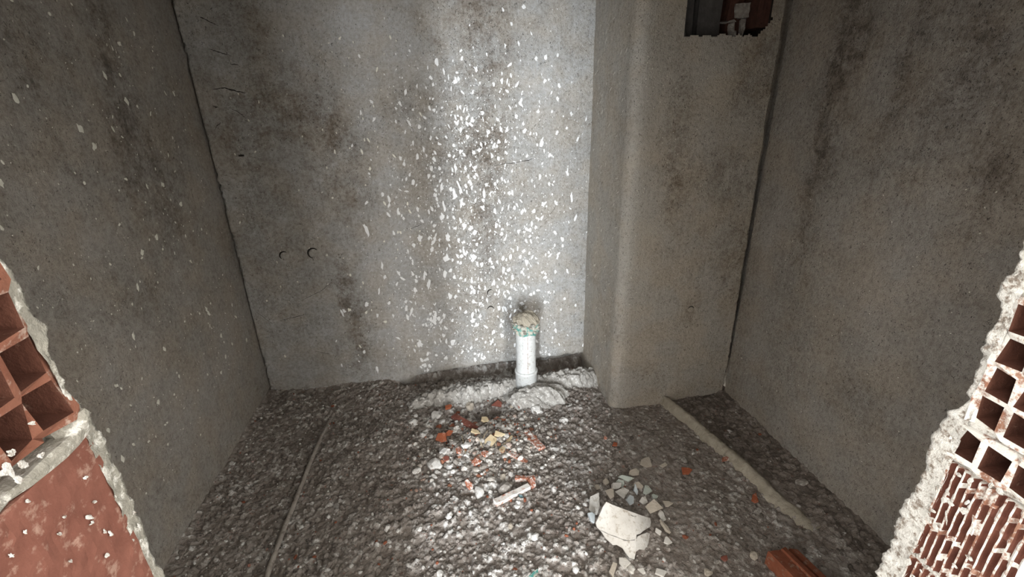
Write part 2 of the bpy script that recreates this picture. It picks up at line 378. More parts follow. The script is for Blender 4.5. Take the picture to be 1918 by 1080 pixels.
# niche contents: cut render at the sides, exposed brickwork at the back, shade put into their colours
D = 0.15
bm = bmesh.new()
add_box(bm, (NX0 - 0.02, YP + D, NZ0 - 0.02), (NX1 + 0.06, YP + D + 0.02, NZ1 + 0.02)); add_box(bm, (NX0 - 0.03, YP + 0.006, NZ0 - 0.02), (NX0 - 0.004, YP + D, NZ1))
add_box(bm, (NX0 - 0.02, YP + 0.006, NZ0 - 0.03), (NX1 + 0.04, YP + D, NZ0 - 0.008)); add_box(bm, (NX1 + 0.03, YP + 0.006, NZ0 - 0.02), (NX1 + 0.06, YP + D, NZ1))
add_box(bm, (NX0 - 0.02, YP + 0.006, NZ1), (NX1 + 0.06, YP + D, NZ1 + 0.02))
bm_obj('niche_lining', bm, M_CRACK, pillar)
def nx(px): return hit(px, 40, 1, YP + 0.05)[0]
def strip(name, p0, p1, y0, y1, mat, seed, z0=0.0, z1=0.40):
    bm = bmesh.new(); add_box(bm, (nx(p0), YP + y0, NZ0 + z0), (nx(p1), YP + y1, NZ0 + z1), 0.002, seed); lumpy(bm, 6, 0.004, seed)
    return bm_obj(name, bm, mat, pillar)
strip('brick', 1288, 1307, 0.09, 0.149, M_SHADEMORTAR, 1)
strip('mortar_strip', 1313, 1356, 0.075, 0.149, M_SHADEMORTAR, 2)
strip('brick', 1373, 1389, 0.085, 0.149, M_SHADEBRICK, 3)
strip('brick', 1393, 1404, 0.10, 0.149, M_SHADEBRICK, 4)
strip('brick', 1411, 1440, 0.03, 0.149, M_SHADEBRICK, 5, 0.03)
bm = bmesh.new()
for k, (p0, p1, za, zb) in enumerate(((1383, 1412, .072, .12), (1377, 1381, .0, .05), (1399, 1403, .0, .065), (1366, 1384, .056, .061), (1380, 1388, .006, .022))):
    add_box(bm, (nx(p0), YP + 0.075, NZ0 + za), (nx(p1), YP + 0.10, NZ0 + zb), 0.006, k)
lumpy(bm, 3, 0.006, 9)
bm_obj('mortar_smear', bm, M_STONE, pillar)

# --- ceiling, hall floor, added light-blocking post, lintel and the front wall bodies
def box_obj(name, a, b, mat, parent=None):
    bm = bmesh.new(); add_box(bm, a, b); return bm_obj(name, bm, mat, parent)
tag(box_obj('ceiling', (XL - 0.1, YF - 0.14, ZC), (XR + 0.1, YB + 0.1, ZC + 0.12), M_PLAIN), 'raw concrete ceiling slab', kind='structure')
tag(box_obj('floor_hall', (-3, -4, -0.10), (3, YF - 0.13, -0.045), M_PLAIN), 'bare concrete floor outside the opening', kind='structure')
tag(box_obj('light_blocker_hall', (-0.157, -0.60, -0.05), (0.26, -0.42, 2.7), M_PLAIN), 'added unseen post blocking light behind the viewpoint', kind='structure')  # added out of view to cast the shadow edge on the floor
tag(box_obj('lintel', (-0.60, YF - 0.13, 1.60), (0.93, YF, ZC), M_PLAIN), 'concrete lintel over the rough opening', kind='structure')
XA, XB = -0.36, 0.695
wfl = tag(box_obj('wall_front_left', (XL - 0.02, YF - 0.13, -0.05), (XA - 0.195, YF, ZC), M_PLAIN), 'brick wall stub on the left of the opening', kind='structure')
wfr = tag(box_obj('wall_front_right', (XB + 0.195, YF - 0.13, -0.05), (XR + 0.02, YF, ZC), M_PLAIN), 'brick wall stub on the right of the opening', kind='structure')

# --- hollow bricks of the two jambs
def hollow_brick(sgn, x, y0, y1, z0, z1, rows, cols, mat, parent, seed, web=0.0085, depth=0.15):
    # open end at x, cores running away from the opening (direction sgn)
    r = random.Random(seed); bm = bmesh.new()
    ph = (z1 - z0 - web) / rows; pw = (y1 - y0 - web) / cols
    yl = []; zl = []
    for c in range(cols): yl += [y0 + c * pw, y0 + c * pw + web]
    yl += [y0 + cols * pw, y1]
    for c in range(rows): zl += [z0 + c * ph, z0 + c * ph + web]
    zl += [z0 + rows * ph, z1]
    rim = 3
    V = {}
    for i, y in enumerate(yl):
        for j, z in enumerate(zl):
            V[i, j] = bm.verts.new((x + sgn * max(0, r.gauss(0.001, 0.0045)), y + r.uniform(-.0022, .0022), z + r.uniform(-.0022, .0022)))
    E = {}
    for i in range(len(yl) - 1):
        for j in range(len(zl) - 1):
            quad = [V[i, j], V[i + 1, j], V[i + 1, j + 1], V[i, j + 1]]
            if i % 2 == 1 and j % 2 == 1:
                cx = [bm.verts.new((x + sgn * depth, (yl[i] + yl[i + 1]) / 2 + (1 if k in (1, 2) else -1) * (yl[i + 1] - yl[i]) * .46, (zl[j] + zl[j + 1]) / 2 + (1 if k in (2, 3) else -1) * (zl[j + 1] - zl[j]) * .46)) for k in range(4)]
                for k in range(4): bm.faces.new((quad[k], quad[(k + 1) % 4], cx[(k + 1) % 4], cx[k])).material_index = 1
                bm.faces.new(cx).material_index = 1
            else:
                bm.faces.new(quad)
    ni, nj = len(yl) - 1, len(zl) - 1
    B = {k: bm.verts.new((x + sgn * 0.19, yl[k[0]], zl[k[1]])) for k in ((0, 0), (ni, 0), (ni, nj), (0, nj))}
    side = [[V[i, 0] for i in range(ni + 1)], [V[ni, j] for j in range(nj + 1)], [V[i, nj] for i in range(ni, -1, -1)], [V[0, j] for j in range(nj, -1, -1)]]
    cs = [(0, 0), (ni, 0), (ni, nj), (0, nj)]
    for k in range(4):
        bm.faces.new(side[k] + [B[cs[(k + 1) % 4]], B[cs[k]]])
    bm.faces.new([B[c] for c in cs])
    o = bm_obj('brick', bm, mat, parent); o.data.materials.append(M_CELL); return o
def ribbed_brick(sgn, x, y0, y1, z0, z1, mat, parent, seed, grooves=9, gd=0.0045):
    # side face towards the opening with vertical keying grooves
    r = random.Random(seed); bm = bmesh.new()
    n = grooves * 4 + 1; m = 40
    V = {}
    for i in range(n + 1):
        y = y0 + (y1 - y0) * i / n
        g = gd if (i % 4) in (1, 2) else 0.0
        for j in range(m + 1):
            z = z0 + (z1 - z0) * j / m
            k = float(vnoise(y * 70 + seed, z * 45, 3)); gg = g * (0.25 + 0.95 * k) if k > 0.22 else g * 0.2
            V[i, j] = bm.verts.new((x + sgn * (gg + 0.0022 * float(vnoise(y * 90, z * 90, 4))), y, z))
    for i in range(n):
        for j in range(m):
            f = bm.faces.new((V[i, j], V[i + 1, j], V[i + 1, j + 1], V[i, j + 1]))
            if gd > 0.003 and i % 4 in (1, 2) and vnoise((y0 + (y1 - y0) * i / n) * 50 + seed, (z0 + (z1 - z0) * j / m) * 55, 8) > 0.26: f.material_index = 1
    B = [bm.verts.new((x + sgn * 0.19, yy, zz)) for yy, zz in ((y0, z0), (y1, z0), (y1, z1), (y0, z1))]
    S = [[V[i, 0] for i in range(n + 1)], [V[n, j] for j in range(m + 1)], [V[i, m] for i in range(n, -1, -1)], [V[0, j] for j in range(m, -1, -1)]]
    for k in range(4): bm.faces.new(S[k] + [B[(k + 1) % 4], B[k]])
    bm.faces.new(B)
    o = bm_obj('brick', bm, mat, parent); o.data.materials.append(M_GROOVE); return o
def mortar_bed(sgn, x, z0, z1, y0, y1, parent, seed, mat, hollow=False):
    bm = bmesh.new(); add_box(bm, (x + sgn * (0.022 if hollow else 0.008), y0, z0), (x + sgn * 0.19, y1, z1), 0.001, seed)
    if hollow: add_box(bm, (x + sgn * 0.003, y0, z0), (x + sgn * 0.10, y1, z0 + 0.012), 0.002, seed + 1); add_box(bm, (x + sgn * 0.002, y1 - 0.02, z0 + 0.004), (x + sgn * 0.06, y1, z1), 0.002, seed + 1)
    lumpy(bm, 6, 0.007, seed)
    return bm_obj('mortar_joint', bm, mat, parent)
BY0, BY1 = YF - 0.128, YF - 0.016
LY0, LY1 = 0.306, 0.431
# left jamb courses
zc = [(1.137, 1.325, 'h'), (0.905, 1.113, 's'), (0.690, 0.885, 'h'), (0.475, 0.670, 's'), (0.260, 0.455, 'h'), (0.040, 0.240, 's'), (1.340, 1.470, 's'), (1.487, 1.60, 'h')]
for k, (a, b, t) in enumerate(zc):
    if t == 'h': o = hollow_brick(-1, XA, LY0, LY1, a, b, 4, 3, M_BRICK, wfl, 100 + k)
    if k == 0:
        for vv in o.data.vertices: vv.co.y -= 0.085 * (vv.co.z - 1.15)
    if t != 'h': o = ribbed_brick(-1, XA, LY0, LY1, a, b, M_BRICKFACE, wfl, 120 + k, 6, 0.0004)
tops = sorted((a, b) for a, b, t in zc)
for k in range(len(tops) - 1):
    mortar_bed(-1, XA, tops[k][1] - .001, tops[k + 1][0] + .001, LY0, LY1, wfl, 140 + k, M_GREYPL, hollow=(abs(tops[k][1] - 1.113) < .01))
# right jamb courses
zc = [(0.985, 1.172, 'h'), (0.924, 0.978, 'c'), (0.735, 0.915, 'r'), (0.540, 0.725, 'r'), (0.345, 0.530, 'h'), (0.16, 0.335, 'r'), (0.0, 0.15, 'h'), (1.19, 1.385, 'r'), (1.40, 1.60, 'h')]
for k, (a, b, t) in enumerate(zc):
    if t == 'h': hollow_brick(1, XB, BY0, BY1, a, b, 4, 3, M_BRICKWHITE, wfr, 200 + k)
    elif t == 'c': hollow_brick(1, XB, BY0 + 0.008, BY1 + 0.008, a, b, 1, 3, M_BRICKWHITE, wfr, 200 + k)
    else: ribbed_brick(1, XB, BY0, BY1, a, b, M_BRICKWHITE, wfr, 220 + k, 11, 0.009)
tops = sorted((a, b) for a, b, t in zc)
for k in range(len(tops) - 1):
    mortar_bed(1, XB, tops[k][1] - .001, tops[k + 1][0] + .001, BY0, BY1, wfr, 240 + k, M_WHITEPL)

def plaster_edge(sgn, x, parent, mat, seed, amp, outline, BY1):
    E = sorted((hit(px, py, 0, x)[2], hit(px, py, 0, x)[1]) for px, py in outline)
    # broken edge of the render on the room side of the jamb, ragged towards the opening
    zs = np.arange(0.0, 1.62, 0.0028); prof = np.array([0.0, 0.12, 0.24, 0.36, 0.48, 0.58, 0.62, 0.8, 1.0])
    gz, gp = np.meshgrid(zs, prof, indexing='ij')
    rag = (fbm(gz * 16, gp * 0, seed, 3) - 0.5) * amp * 1.5 + (fbm(gz * 120, gp * 2, seed + 1, 2) - 0.5) * amp * 0.9
    # cross-section: face from the brick (y=BY1) to the room-side arris (y=YF), then back along the room face
    ye = np.interp(gz, [e[0] for e in E], [e[1] for e in E])
    ys_ = BY1 - 0.006 - (0.085 * np.clip(gz - 1.14, 0, 0.19) if sgn < 0 else 0)
    y = ys_ + (ye - ys_) * np.clip(gp / 0.6, 0, 1) + rag * np.clip(gp * 2, 0, 1) * 0.8
    xx = x + sgn * (np.clip((gp - 0.6) / 0.4, 0, 1) * 0.20) - sgn * rag * np.where(gp < 0.7, 0.9, 0.1) + sgn * 0.004 * fbm(gz * 90, gp * 6, seed + 2, 2)
    v = np.stack([xx, y, gz], -1).reshape(-1, 3)
    return link('plaster_edge', mesh_np('plaster_edge', v, grid_quads(len(zs), len(prof)), mat), parent)
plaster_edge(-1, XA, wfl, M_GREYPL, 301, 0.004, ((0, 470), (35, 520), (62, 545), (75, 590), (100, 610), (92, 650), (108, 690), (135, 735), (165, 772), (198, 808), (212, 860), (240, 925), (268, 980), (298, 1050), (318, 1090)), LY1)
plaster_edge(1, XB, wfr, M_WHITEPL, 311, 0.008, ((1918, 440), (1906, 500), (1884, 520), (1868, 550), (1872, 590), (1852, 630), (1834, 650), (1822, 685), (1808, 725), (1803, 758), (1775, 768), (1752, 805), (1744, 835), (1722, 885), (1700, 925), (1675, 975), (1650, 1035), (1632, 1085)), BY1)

def blob_bm(bm, c, r, seed, sub=2, amp=0.35):
    res = bmesh.ops.create_icosphere(bm, subdivisions=sub, radius=1.0)
    rr = random.Random(seed); o = [rr.uniform(0, 50) for _ in range(3)]
    co = np.array([v.co[:] for v in res['verts']])
    n = fbm(co[:, 0] * 1.7 + o[0] + co[:, 2], co[:, 1] * 1.7 + o[1] - co[:, 2], seed, 3) - 0.5
    for v, k in zip(res['verts'], n):
        s = 1 + amp * 2 * float(k); v.co = Vector((c[0] + v.co.x * r[0] * s, c[1] + v.co.y * r[1] * s, c[2] + v.co.z * r[2] * s))
# ------------------------------------------------------------------ floor of rubble grit
PILE = hit(915, 835, 2, 0); HOL = hit(905, 775, 2, 0)
def floor_base(x, y):
    h = (fbm(x * 3.5, y * 3.5, 401, 3) - 0.5) * 0.035
    h = h + 0.030 * np.exp(-np.clip(x - XL, 0, 9) / 0.07) + 0.020 * np.exp(-np.clip(XR - x, 0, 9) / 0.10) + 0.012 * np.exp(-np.clip(YB - y, 0, 9) / 0.06)
    h = h + 0.030 * np.exp(-((x - PILE[0]) / 0.22) ** 2 - ((y - PILE[1]) / 0.17) ** 2)
    h = h - 0.045 * np.exp(-((x - HOL[0]) / 0.10) ** 2 - ((y - HOL[1]) / 0.045) ** 2)
    h = h - 0.05 * np.exp(-((y - YB + 0.015) / 0.04) ** 2) * np.clip((x + 0.36) / 0.08, 0, 1) * (x < XP + 0.02)
    return h - 0.006
PLN = sorted((tuple(hit(px, py, 2, 0.02)[:2][::-1]) for px, py in ((1232, 738), (1310, 800), (1430, 902), (1530, 985), (1600, 1045))))
PLY = [p[0] for p in PLN]; PLX = [p[1] for p in PLN]      # line of the coated pipe: floor tone darker on its far side
def floor_h(x, y):
    x = np.asarray(x, float); y = np.asarray(y, float)
    wx = x + (vnoise(x * 60, y * 60, 77) - .5) * 0.008; wy = y + (vnoise(x * 60, y * 60, 78) - .5) * 0.008
    a, ia = worley(wx * 26, wy * 26, 411); b, ib = worley(wx * 62, wy * 62, 421)
    lump = np.clip(fbm(x * 6, y * 6, 431, 3) * 2.2 - 0.6, 0, 1) * (0.45 + 0.55 * np.exp(-((x - 0.1) / 0.45) ** 2))
    calm = np.clip((x - (0.36 * y + 0.06)) / 0.12, 0, 1) * np.clip((1.15 - x) / 0.1, 0.0, 1)      # trodden finer patch on the right
    h = floor_base(x, y) + (1 - a * a) * 0.019 * (0.35 + 0.65 * lump) * (0.4 + 0.8 * ia) * (1 - 0.55 * calm) + (1 - b * b) * 0.0095 * (0.4 + ib) * (1 - 0.4 * calm)
    h = h + (fbm(x * 130, y * 130, 441, 2) - 0.5) * 0.005
    mid = np.exp(-((x - 0.13 - 0.1 * (y - 1.4)) / 0.26) ** 2)          # lit middle of the floor, its brightness painted into the tone
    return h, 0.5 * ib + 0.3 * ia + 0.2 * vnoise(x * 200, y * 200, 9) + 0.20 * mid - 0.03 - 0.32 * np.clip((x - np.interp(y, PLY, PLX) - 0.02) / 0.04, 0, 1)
xs = np.arange(XL - 0.02, XR + 0.02, 0.0036); ys = np.arange(YF - 0.16, YB + 0.09, 0.0036)
gx, gy = np.meshgrid(xs, ys, indexing='ij')
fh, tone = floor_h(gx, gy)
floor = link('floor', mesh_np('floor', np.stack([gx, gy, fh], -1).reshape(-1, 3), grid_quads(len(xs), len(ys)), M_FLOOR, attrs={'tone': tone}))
tag(floor, 'floor of grey rubble grit and mortar droppings', kind='structure')
def fz(x, y): return float(floor_h(np.array([x]), np.array([y]))[0][0])
def fzb(x, y): return float(floor_base(np.array([x]), np.array([y]))[0])

# loose gravel over the floor: nobody could count it
ico = bmesh.new(); bmesh.ops.create_icosphere(ico, subdivisions=1, radius=1.0)
ico.verts.ensure_lookup_table()
IV = np.array([v.co[:] for v in ico.verts]); IF = np.array([[v.index for v in f.verts] for f in ico.faces]); ico.free()
nr = np.random.RandomState(3)
def gravel(name, label, n, xr, yr, smin, smax, accept, seed, mat=M_GRAVEL):
    r = np.random.RandomState(seed)
    x = r.uniform(*xr, n * 3); y = r.uniform(*yr, n * 3)
    keep = r.rand(n * 3) < accept(x, y); x = x[keep][:n]; y = y[keep][:n]; n = len(x)
    keep = ~((x > XP - 0.02) & (y > YP - 0.02)); x = x[keep]; y = y[keep]; n = len(x)
    s = smin * (smax / smin) ** (r.rand(n) ** 2.2)
    z = floor_h(x, y)[0] + s * 0.15
    vv = IV[None] * (1 + 0.35 * (r.rand(n, len(IV), 1) - 0.5)) * (s[:, None, None] * np.stack([r.uniform(.7, 1.3, n), r.uniform(.7, 1.3, n), r.uniform(.45, .9, n)], -1)[:, None, :])
    th = r.uniform(0, 6.28, n); c, sn = np.cos(th)[:, None], np.sin(th)[:, None]
    vx = vv[..., 0] * c - vv[..., 1] * sn + x[:, None]; vy = vv[..., 0] * sn + vv[..., 1] * c + y[:, None]; vz = vv[..., 2] + z[:, None]
    t = np.repeat(r.rand(n), len(IV))
    ff = (IF[None] + (np.arange(n) * len(IV))[:, None, None]).reshape(-1, 3)
    o = link(name, mesh_np(name, np.stack([vx, vy, vz], -1).reshape(-1, 3), ff, mat, smooth=False, attrs={'tone': t}), floor)
    return tag(o, label, kind='stuff')
gravel('gravel', 'loose grey and white gravel strewn over the whole rubble floor', 15000, (XL + .02, XR - .02), (YF, YB - .03), 0.0025, 0.0095,
       lambda x, y: np.clip(0.25 + 0.75 * fbm(x * 5, y * 5, 55, 3) - 0.35 * np.clip((x - (0.36 * y + 0.1)) / 0.1, 0, 1), 0, 1), 61)
gravel('debris', 'coarser plaster and brick crumbs heaped below the white pipe', 2600, (PILE[0] - .36, PILE[0] + .32), (PILE[1] - .30, PILE[1] + .22), 0.005, 0.015,
       lambda x, y: np.exp(-((x - PILE[0]) / 0.20) ** 2 - ((y - PILE[1]) / 0.15) ** 2), 62, M_DEBRIS)

# ------------------------------------------------------------------ paint splashes on the walls
def splash(name, parent, mat, items, surf, seed):
    # items: (u, z, ru, rz, rot); surf(u, z) -> (u,z)->xyz array lifted off the render
    r = np.random.RandomState(seed); V = []; Fc = []; b = 0
    for u, z, ru, rz, rot in items:
        k = 6 if max(ru, rz) < 0.007 else 11
        a = np.arange(k) / k * 2 * math.pi + r.uniform(0, 1); rad = 1 + 0.45 * (r.rand(k) - .5) + (0.5 * (r.rand(k) > .8) if k > 8 else 0)
        pu = np.cos(a) * rad * ru; pz = np.sin(a) * rad * rz
        c, s = math.cos(rot), math.sin(rot)
        uu = np.concatenate([[u], u + pu * c - pz * s]); zz = np.concatenate([[z], z + pu * s + pz * c])
        V.append(surf(uu, zz, np.concatenate([[0.0016], np.full(k, 0.0007)])))
        for i in range(k): Fc.append((b, b + 1 + i, b + 1 + (i + 1) % k))
        b += k + 1
    o = link(name, mesh_np(name, np.concatenate(V), np.array(Fc), mat, smooth=False), parent)
    return tag(o, kind='stuff')
def surf_back(u, z, l): return np.stack([u, back_y(u, z) - l, z], -1)
def surf_left(u, z, l): return np.stack([XL + relief(u, z, 31) + l, u, z], -1)
def surf_right(u, z, l): return np.stack([XR - relief(u, z, 51) - l, u, z], -1)
def surf_pil(u, z, l):
    rl = relief(u, z, 71) + l
    return np.where((u < L1)[:, None], np.stack([XP - rl, YB - u, z], -1), np.stack([XP + RA + u - L1 - L2, YP - rl, z], -1))
# plaster daubs stuck on the jamb faces
items = []
for px, py, w in ( (58, 792, 8), (20, 848, 10), (40, 872, 13), (8, 882, 15), (75, 850, 8), (30, 900, 10), (165, 968, 9), (170, 978, 6), (205, 1000, 7), (195, 995, 6), (200, 1040, 7), (50, 940, 6), (45, 995, 5), (258, 985, 5), (262, 1012, 4), (250, 960, 5), (120, 968, 5), (175, 940, 5), (158, 893, 5), (215, 930, 3), (110, 1000, 5), (130, 1050, 5), (20, 1040, 6)):
    p = hit(px, py, 0, XA); m_ = scale_at(px, py, 0, XA); rr0 = random.Random(px * 7 + py)
    for j in range(3): items.append((p[1] + rr0.uniform(-.4, .4) * w * m_, p[2] + rr0.uniform(-.5, .5) * w * m_, w * m_ * rr0.uniform(.25, .5), w * m_ * rr0.uniform(.5, 1.3), rr0.uniform(.1, 1.1)))
splash('plaster_daub', wfl, M_WHITEPL, items, lambda u, z, l: np.stack([XA + 0.0005 + l * 0.6, u, z], -1), 11)
items = []; rr0 = random.Random(5)
for k in range(45): items.append((BY1 - abs(rr0.gauss(0, 0.035)), rr0.uniform(0.60, 0.93), rr0.uniform(.0015, .005), rr0.uniform(.002, .008), rr0.uniform(-.4, .4)))
splash('plaster_daub', wfr, M_WHITEPL, items, lambda u, z, l: np.stack([XB - 0.0005 - l * 0.6, u, z], -1), 12)
big = [(817, 115, 6, 7), (853, 220, 6, 11), (884, 224, 4, 5), (864, 222, 3, 4), (801, 127, 2, 4), (798, 164, 2, 3), (767, 95, 3, 3), (741, 101, 3, 2), (840, 145, 2, 5), (862, 352, 3, 14), (850, 360, 4, 10), (827, 350, 4, 9), (864, 381, 4, 10), (832, 387, 4, 10),
    (828, 407, 7, 6), (786, 446, 7, 6), (814, 448, 8, 9), (809, 467, 5, 7), (868, 469, 6, 12), (835, 484, 8, 6), (887, 481, 9, 7), (1014, 269, 5, 8), (887, 286, 5, 4), (757, 307, 5, 5), (750, 297, 4, 4), (774, 341, 4, 7), (762, 358, 6, 2),
    (870, 422, 6, 5), (853, 314, 3, 9), (907, 364, 4, 10), (889, 435, 6, 6), (839, 443, 6, 6), (814, 602, 10, 13), (833, 513, 5, 9), (803, 531, 4, 10), (795, 517, 3, 9), (796, 684, 9, 9), (786, 643, 6, 6), (771, 582, 4, 9), (761, 577, 4, 6),
    (707, 691, 3, 8), (687, 569, 5, 5), (641, 586, 3, 9), (716, 498, 3, 7), (710, 545, 2, 8), (728, 372, 3, 8), (729, 384, 3, 4), (745, 395, 3, 7), (685, 428, 4, 12), (690, 438, 3, 7), (787, 643, 5, 7), (848, 640, 7, 6), (815, 590, 7, 9), (843, 555, 5, 7), (885, 590, 4, 8),
    (1047, 160, 4, 6), (1044, 185, 4, 5), (1022, 108, 5, 5), (1030, 290, 5, 4), (1063, 320, 2, 9), (1071, 370, 3, 9), (1078, 408, 3, 8), (938, 242, 4, 6), (925, 158, 4, 4), (950, 152, 3, 6), (946, 86, 3, 4), (958, 45, 4, 4), (942, 18, 3, 4), (993, 430, 4, 5), (1000, 395, 5, 6)]
items = []
rr = random.Random(17)
def add_px(px, py, rx, ry, axis, val, key, lst, rot=0.0):
    p = hit(px, py, axis, val); m = scale_at(px, py, axis, val)
    lst.append((p[key], p[2], rx * m, ry * m * 1.15, rot))
for px, py, rx, ry in big:
    if rx >= 6 and ry >= 8:
        for j in range(8): add_px(px + rr.gauss(0, rx * .7), py + rr.gauss(0, ry * .7), rr.uniform(1, 2.6), rr.uniform(1.5, 4), 1, YB, 0, items, rr.uniform(-.5, .5))
        rx *= .5; ry *= .55
    add_px(px, py, rx * .6, ry * .72, 1, YB, 0, items, rr.uniform(-.35, .35))
n = 0
while n < 3000:
    py = 10 + 690 * rr.random(); px = rr.gauss(905, 92) if rr.random() < .72 else rr.uniform(730, 1100)
    d = min(1, max(0.06, (py - 40) / 260)) * (0.45 if px > 1040 else 1)
    if rr.random() > d or px > 1103 or px < 500: continue
    if py > 685 - (px - 800) * 0.09: continue
    s = 0.55 * (3.2 / 0.55) ** (rr.random() ** 2.6); e = rr.uniform(1.0, 2.4)
    add_px(px, py, s / math.sqrt(e), s * math.sqrt(e), 1, YB, 0, items, rr.gauss(0.0, 0.4)); n += 1
splash('paint_splash', wall_back, M_PAINT, items, surf_back, 1)
items = []
for k in range(330):
    px = rr.uniform(430, 790); py = rr.uniform(60, 690)
    if px < 340 + py * 0.25 or rr.random() > 0.25 + (px - 430) / 420: continue
    s = 0.55 * (2.6 / 0.55) ** (rr.random() ** 2.4); e = rr.uniform(1.0, 2.5)
    add_px(px, py, s / math.sqrt(e), s * math.sqrt(e), 1, YB, 0, items, rr.gauss(0.0, 0.4))
splash('paint_fleck', wall_back, M_OLDPAINT, items, surf_back, 2)
items = []
for k in range(800):
    y = rr.uniform(0.55, 2.2); z = rr.uniform(0.25, 1.75)
    s = 0.0016 * (0.0085 / 0.0016) ** (rr.random() ** 2.6); e = rr.uniform(1.0, 2.6)
    items.append((y, z, s / math.sqrt(e) * 1.2, s * math.sqrt(e), rr.gauss(0.3, 0.6)))
splash('paint_fleck', wall_left, M_OLDPAINT, items, surf_left, 3)
items = []
for k in range(60):
    items.append((rr.uniform(0.9, 1.75), rr.uniform(0.2, 1.2), 0.0016, 0.0026, rr.uniform(0, 3)))
splash('paint_fleck', wall_right, M_OLDPAINT, items, surf_right, 4)
items = []
for k in range(210):
    if rr.random() < 0.6:
        u = rr.uniform(0.01, L1 - 0.01); z = rr.uniform(0.15, 1.75); l = 0.004 + 0.014 * rr.random() ** 2
        items.append((u, z, 0.0011, l, rr.gauss(-0.9, 0.25) if l > .006 else rr.uniform(0, 3)))
    else:
        u = L1 + L2 + 0.005 + 0.35 * rr.random() ** 2; z = rr.uniform(0.15, 1.6); items.append((u, z, 0.0014, 0.0026, rr.uniform(-1, 1)))
splash('paint_fleck', pillar, M_OLDPAINT, items, surf_pil, 5)

# ------------------------------------------------------------------ cracks, outlets and a nail on the walls
def crack(parent, pts, axis, val, w0=1.2):
    V = []; Fc = []; P = []
    for k in range(len(pts) - 1):
        for t in np.linspace(0, 1, 7)[:-1]:
            P.append((pts[k][0] + (pts[k + 1][0] - pts[k][0]) * t + rr.uniform(-.8, .8), pts[k][1] + (pts[k + 1][1] - pts[k][1]) * t + rr.uniform(-.8, .8)))
    P.append(pts[-1])
    for k, (px, py) in enumerate(P):
        p = hit(px, py, axis, val); m = scale_at(px, py, axis, val); w = w0 * m * 0.33 * (0.35 + math.sin(math.pi * (k + .5) / len(P))) * rr.uniform(.5, 1.4)
        for s in (-1, 1):
            V.append(surf_back(np.array([p[0]]), np.array([p[2] + s * w]), 0.0008)[0])
    q = [(2 * k, 2 * k + 1, 2 * k + 3, 2 * k + 2) for k in range(len(P) - 1)]
    return link('crack', mesh_np('crack', np.array(V), np.array(q), M_CRACK), parent)
for pts, w in ((((362, 8), (375, 32), (395, 42), (409, 48)), 1.8), (((392, 92), (408, 97), (432, 104)), 1.5), (((397, 167), (420, 165), (440, 170), (460, 174)), 2.2), (((400, 199), (408, 201)), 2.6), (((433, 203), (450, 212), (461, 222)), 1.5), (((401, 244), (406, 236), (414, 228)), 1.2), (((430, 120), (446, 121)), 1.2),
               (((525, 600), (560, 592), (572, 588), (580, 600)), 1.0), (((592, 658), (618, 663)), 1.1), (((560, 565), (600, 545), (624, 526)), 0.9), (((925, 310), (990, 300), (1000, 296)), 1.4), (((1018, 414), (1030, 402), (1055, 366)), 0.9), (((765, 430), (790, 420)), 1.0), (((475, 580), (510, 605)), 0.7)):
    crack(wall_back, pts, 1, YB, w)
def outlet(parent, px, py, r_px, axis, val, surf, part_arc=(0, 2 * math.pi), proud=0.0032):
    p = hit(px, py, axis, val); r = r_px * scale_at(px, py, axis, val)
    base = Vector(tuple(p))
    bm = bmesh.new(); n = 24
    rings = [(1.0, -0.004), (1.0, proud * .5), (0.85, proud), (0.45, proud * .9), (0.0, proud * .6)]
    prev = None
    for rad, h in rings:
        if rad == 0:
            c = bm.verts.new(base + Vector((0, -h, 0)))
            for i in range(n): bm.faces.new((prev[i], prev[(i + 1) % n], c))
        else:
            cur = [bm.verts.new(base + Vector((math.cos(2 * math.pi * i / n) * rad * r * rr.uniform(.94, 1.06), -h, math.sin(2 * math.pi * i / n) * rad * r * rr.uniform(.94, 1.06)))) for i in range(n)]
            if prev:
                for i in range(n): bm.faces.new((prev[i], prev[(i + 1) % n], cur[(i + 1) % n], cur[i]))
            prev = cur
    o = bm_obj('pipe_outlet', bm, M_BACK if parent is wall_back else M_PIL, parent, True)
    # open gap round the cap
    V = []; q = []; m = 20
    for i in range(m + 1):
        a = part_arc[0] + (part_arc[1] - part_arc[0]) * i / m
        w = 0.10 + 0.16 * math.sin(math.pi * i / m)
        for rad in (1.02, 1.02 + w * 1.4): V.append((p[0] + math.cos(a) * rad * r, p[1] - 0.0042, p[2] + math.sin(a) * rad * r))
    q = [(2 * k, 2 * k + 1, 2 * k + 3, 2 * k + 2) for k in range(m)]
    link('gap', mesh_np('gap', np.array(V), np.array(q), M_CRACK), o)
    return o
outlet(wall_back, 534, 479, 7.5, 1, YB, None, (math.radians(60), math.radians(215)))
outlet(wall_back, 588, 474, 8.5, 1, YB, None, (math.radians(45), math.radians(250)))
outlet(wall_back, 920, 548, 6, 1, YB, None, (math.radians(80), math.radians(200)))
outlet(wall_back, 919, 579, 5.5, 1, YB, None, (math.radians(20), math.radians(170)))
outlet(pillar, 1293, 579, 5.5, 1, YP, None, (math.radians(20), math.radians(160)))
p0 = hit(450, 291, 1, YB); p1 = hit(457, 290, 1, YB)
box_obj('nail', (p0[0], YB - 0.018, p0[2] - 0.0035), (p1[0], YB + 0.01, p0[2] + 0.0035), M_CRACK, wall_back)

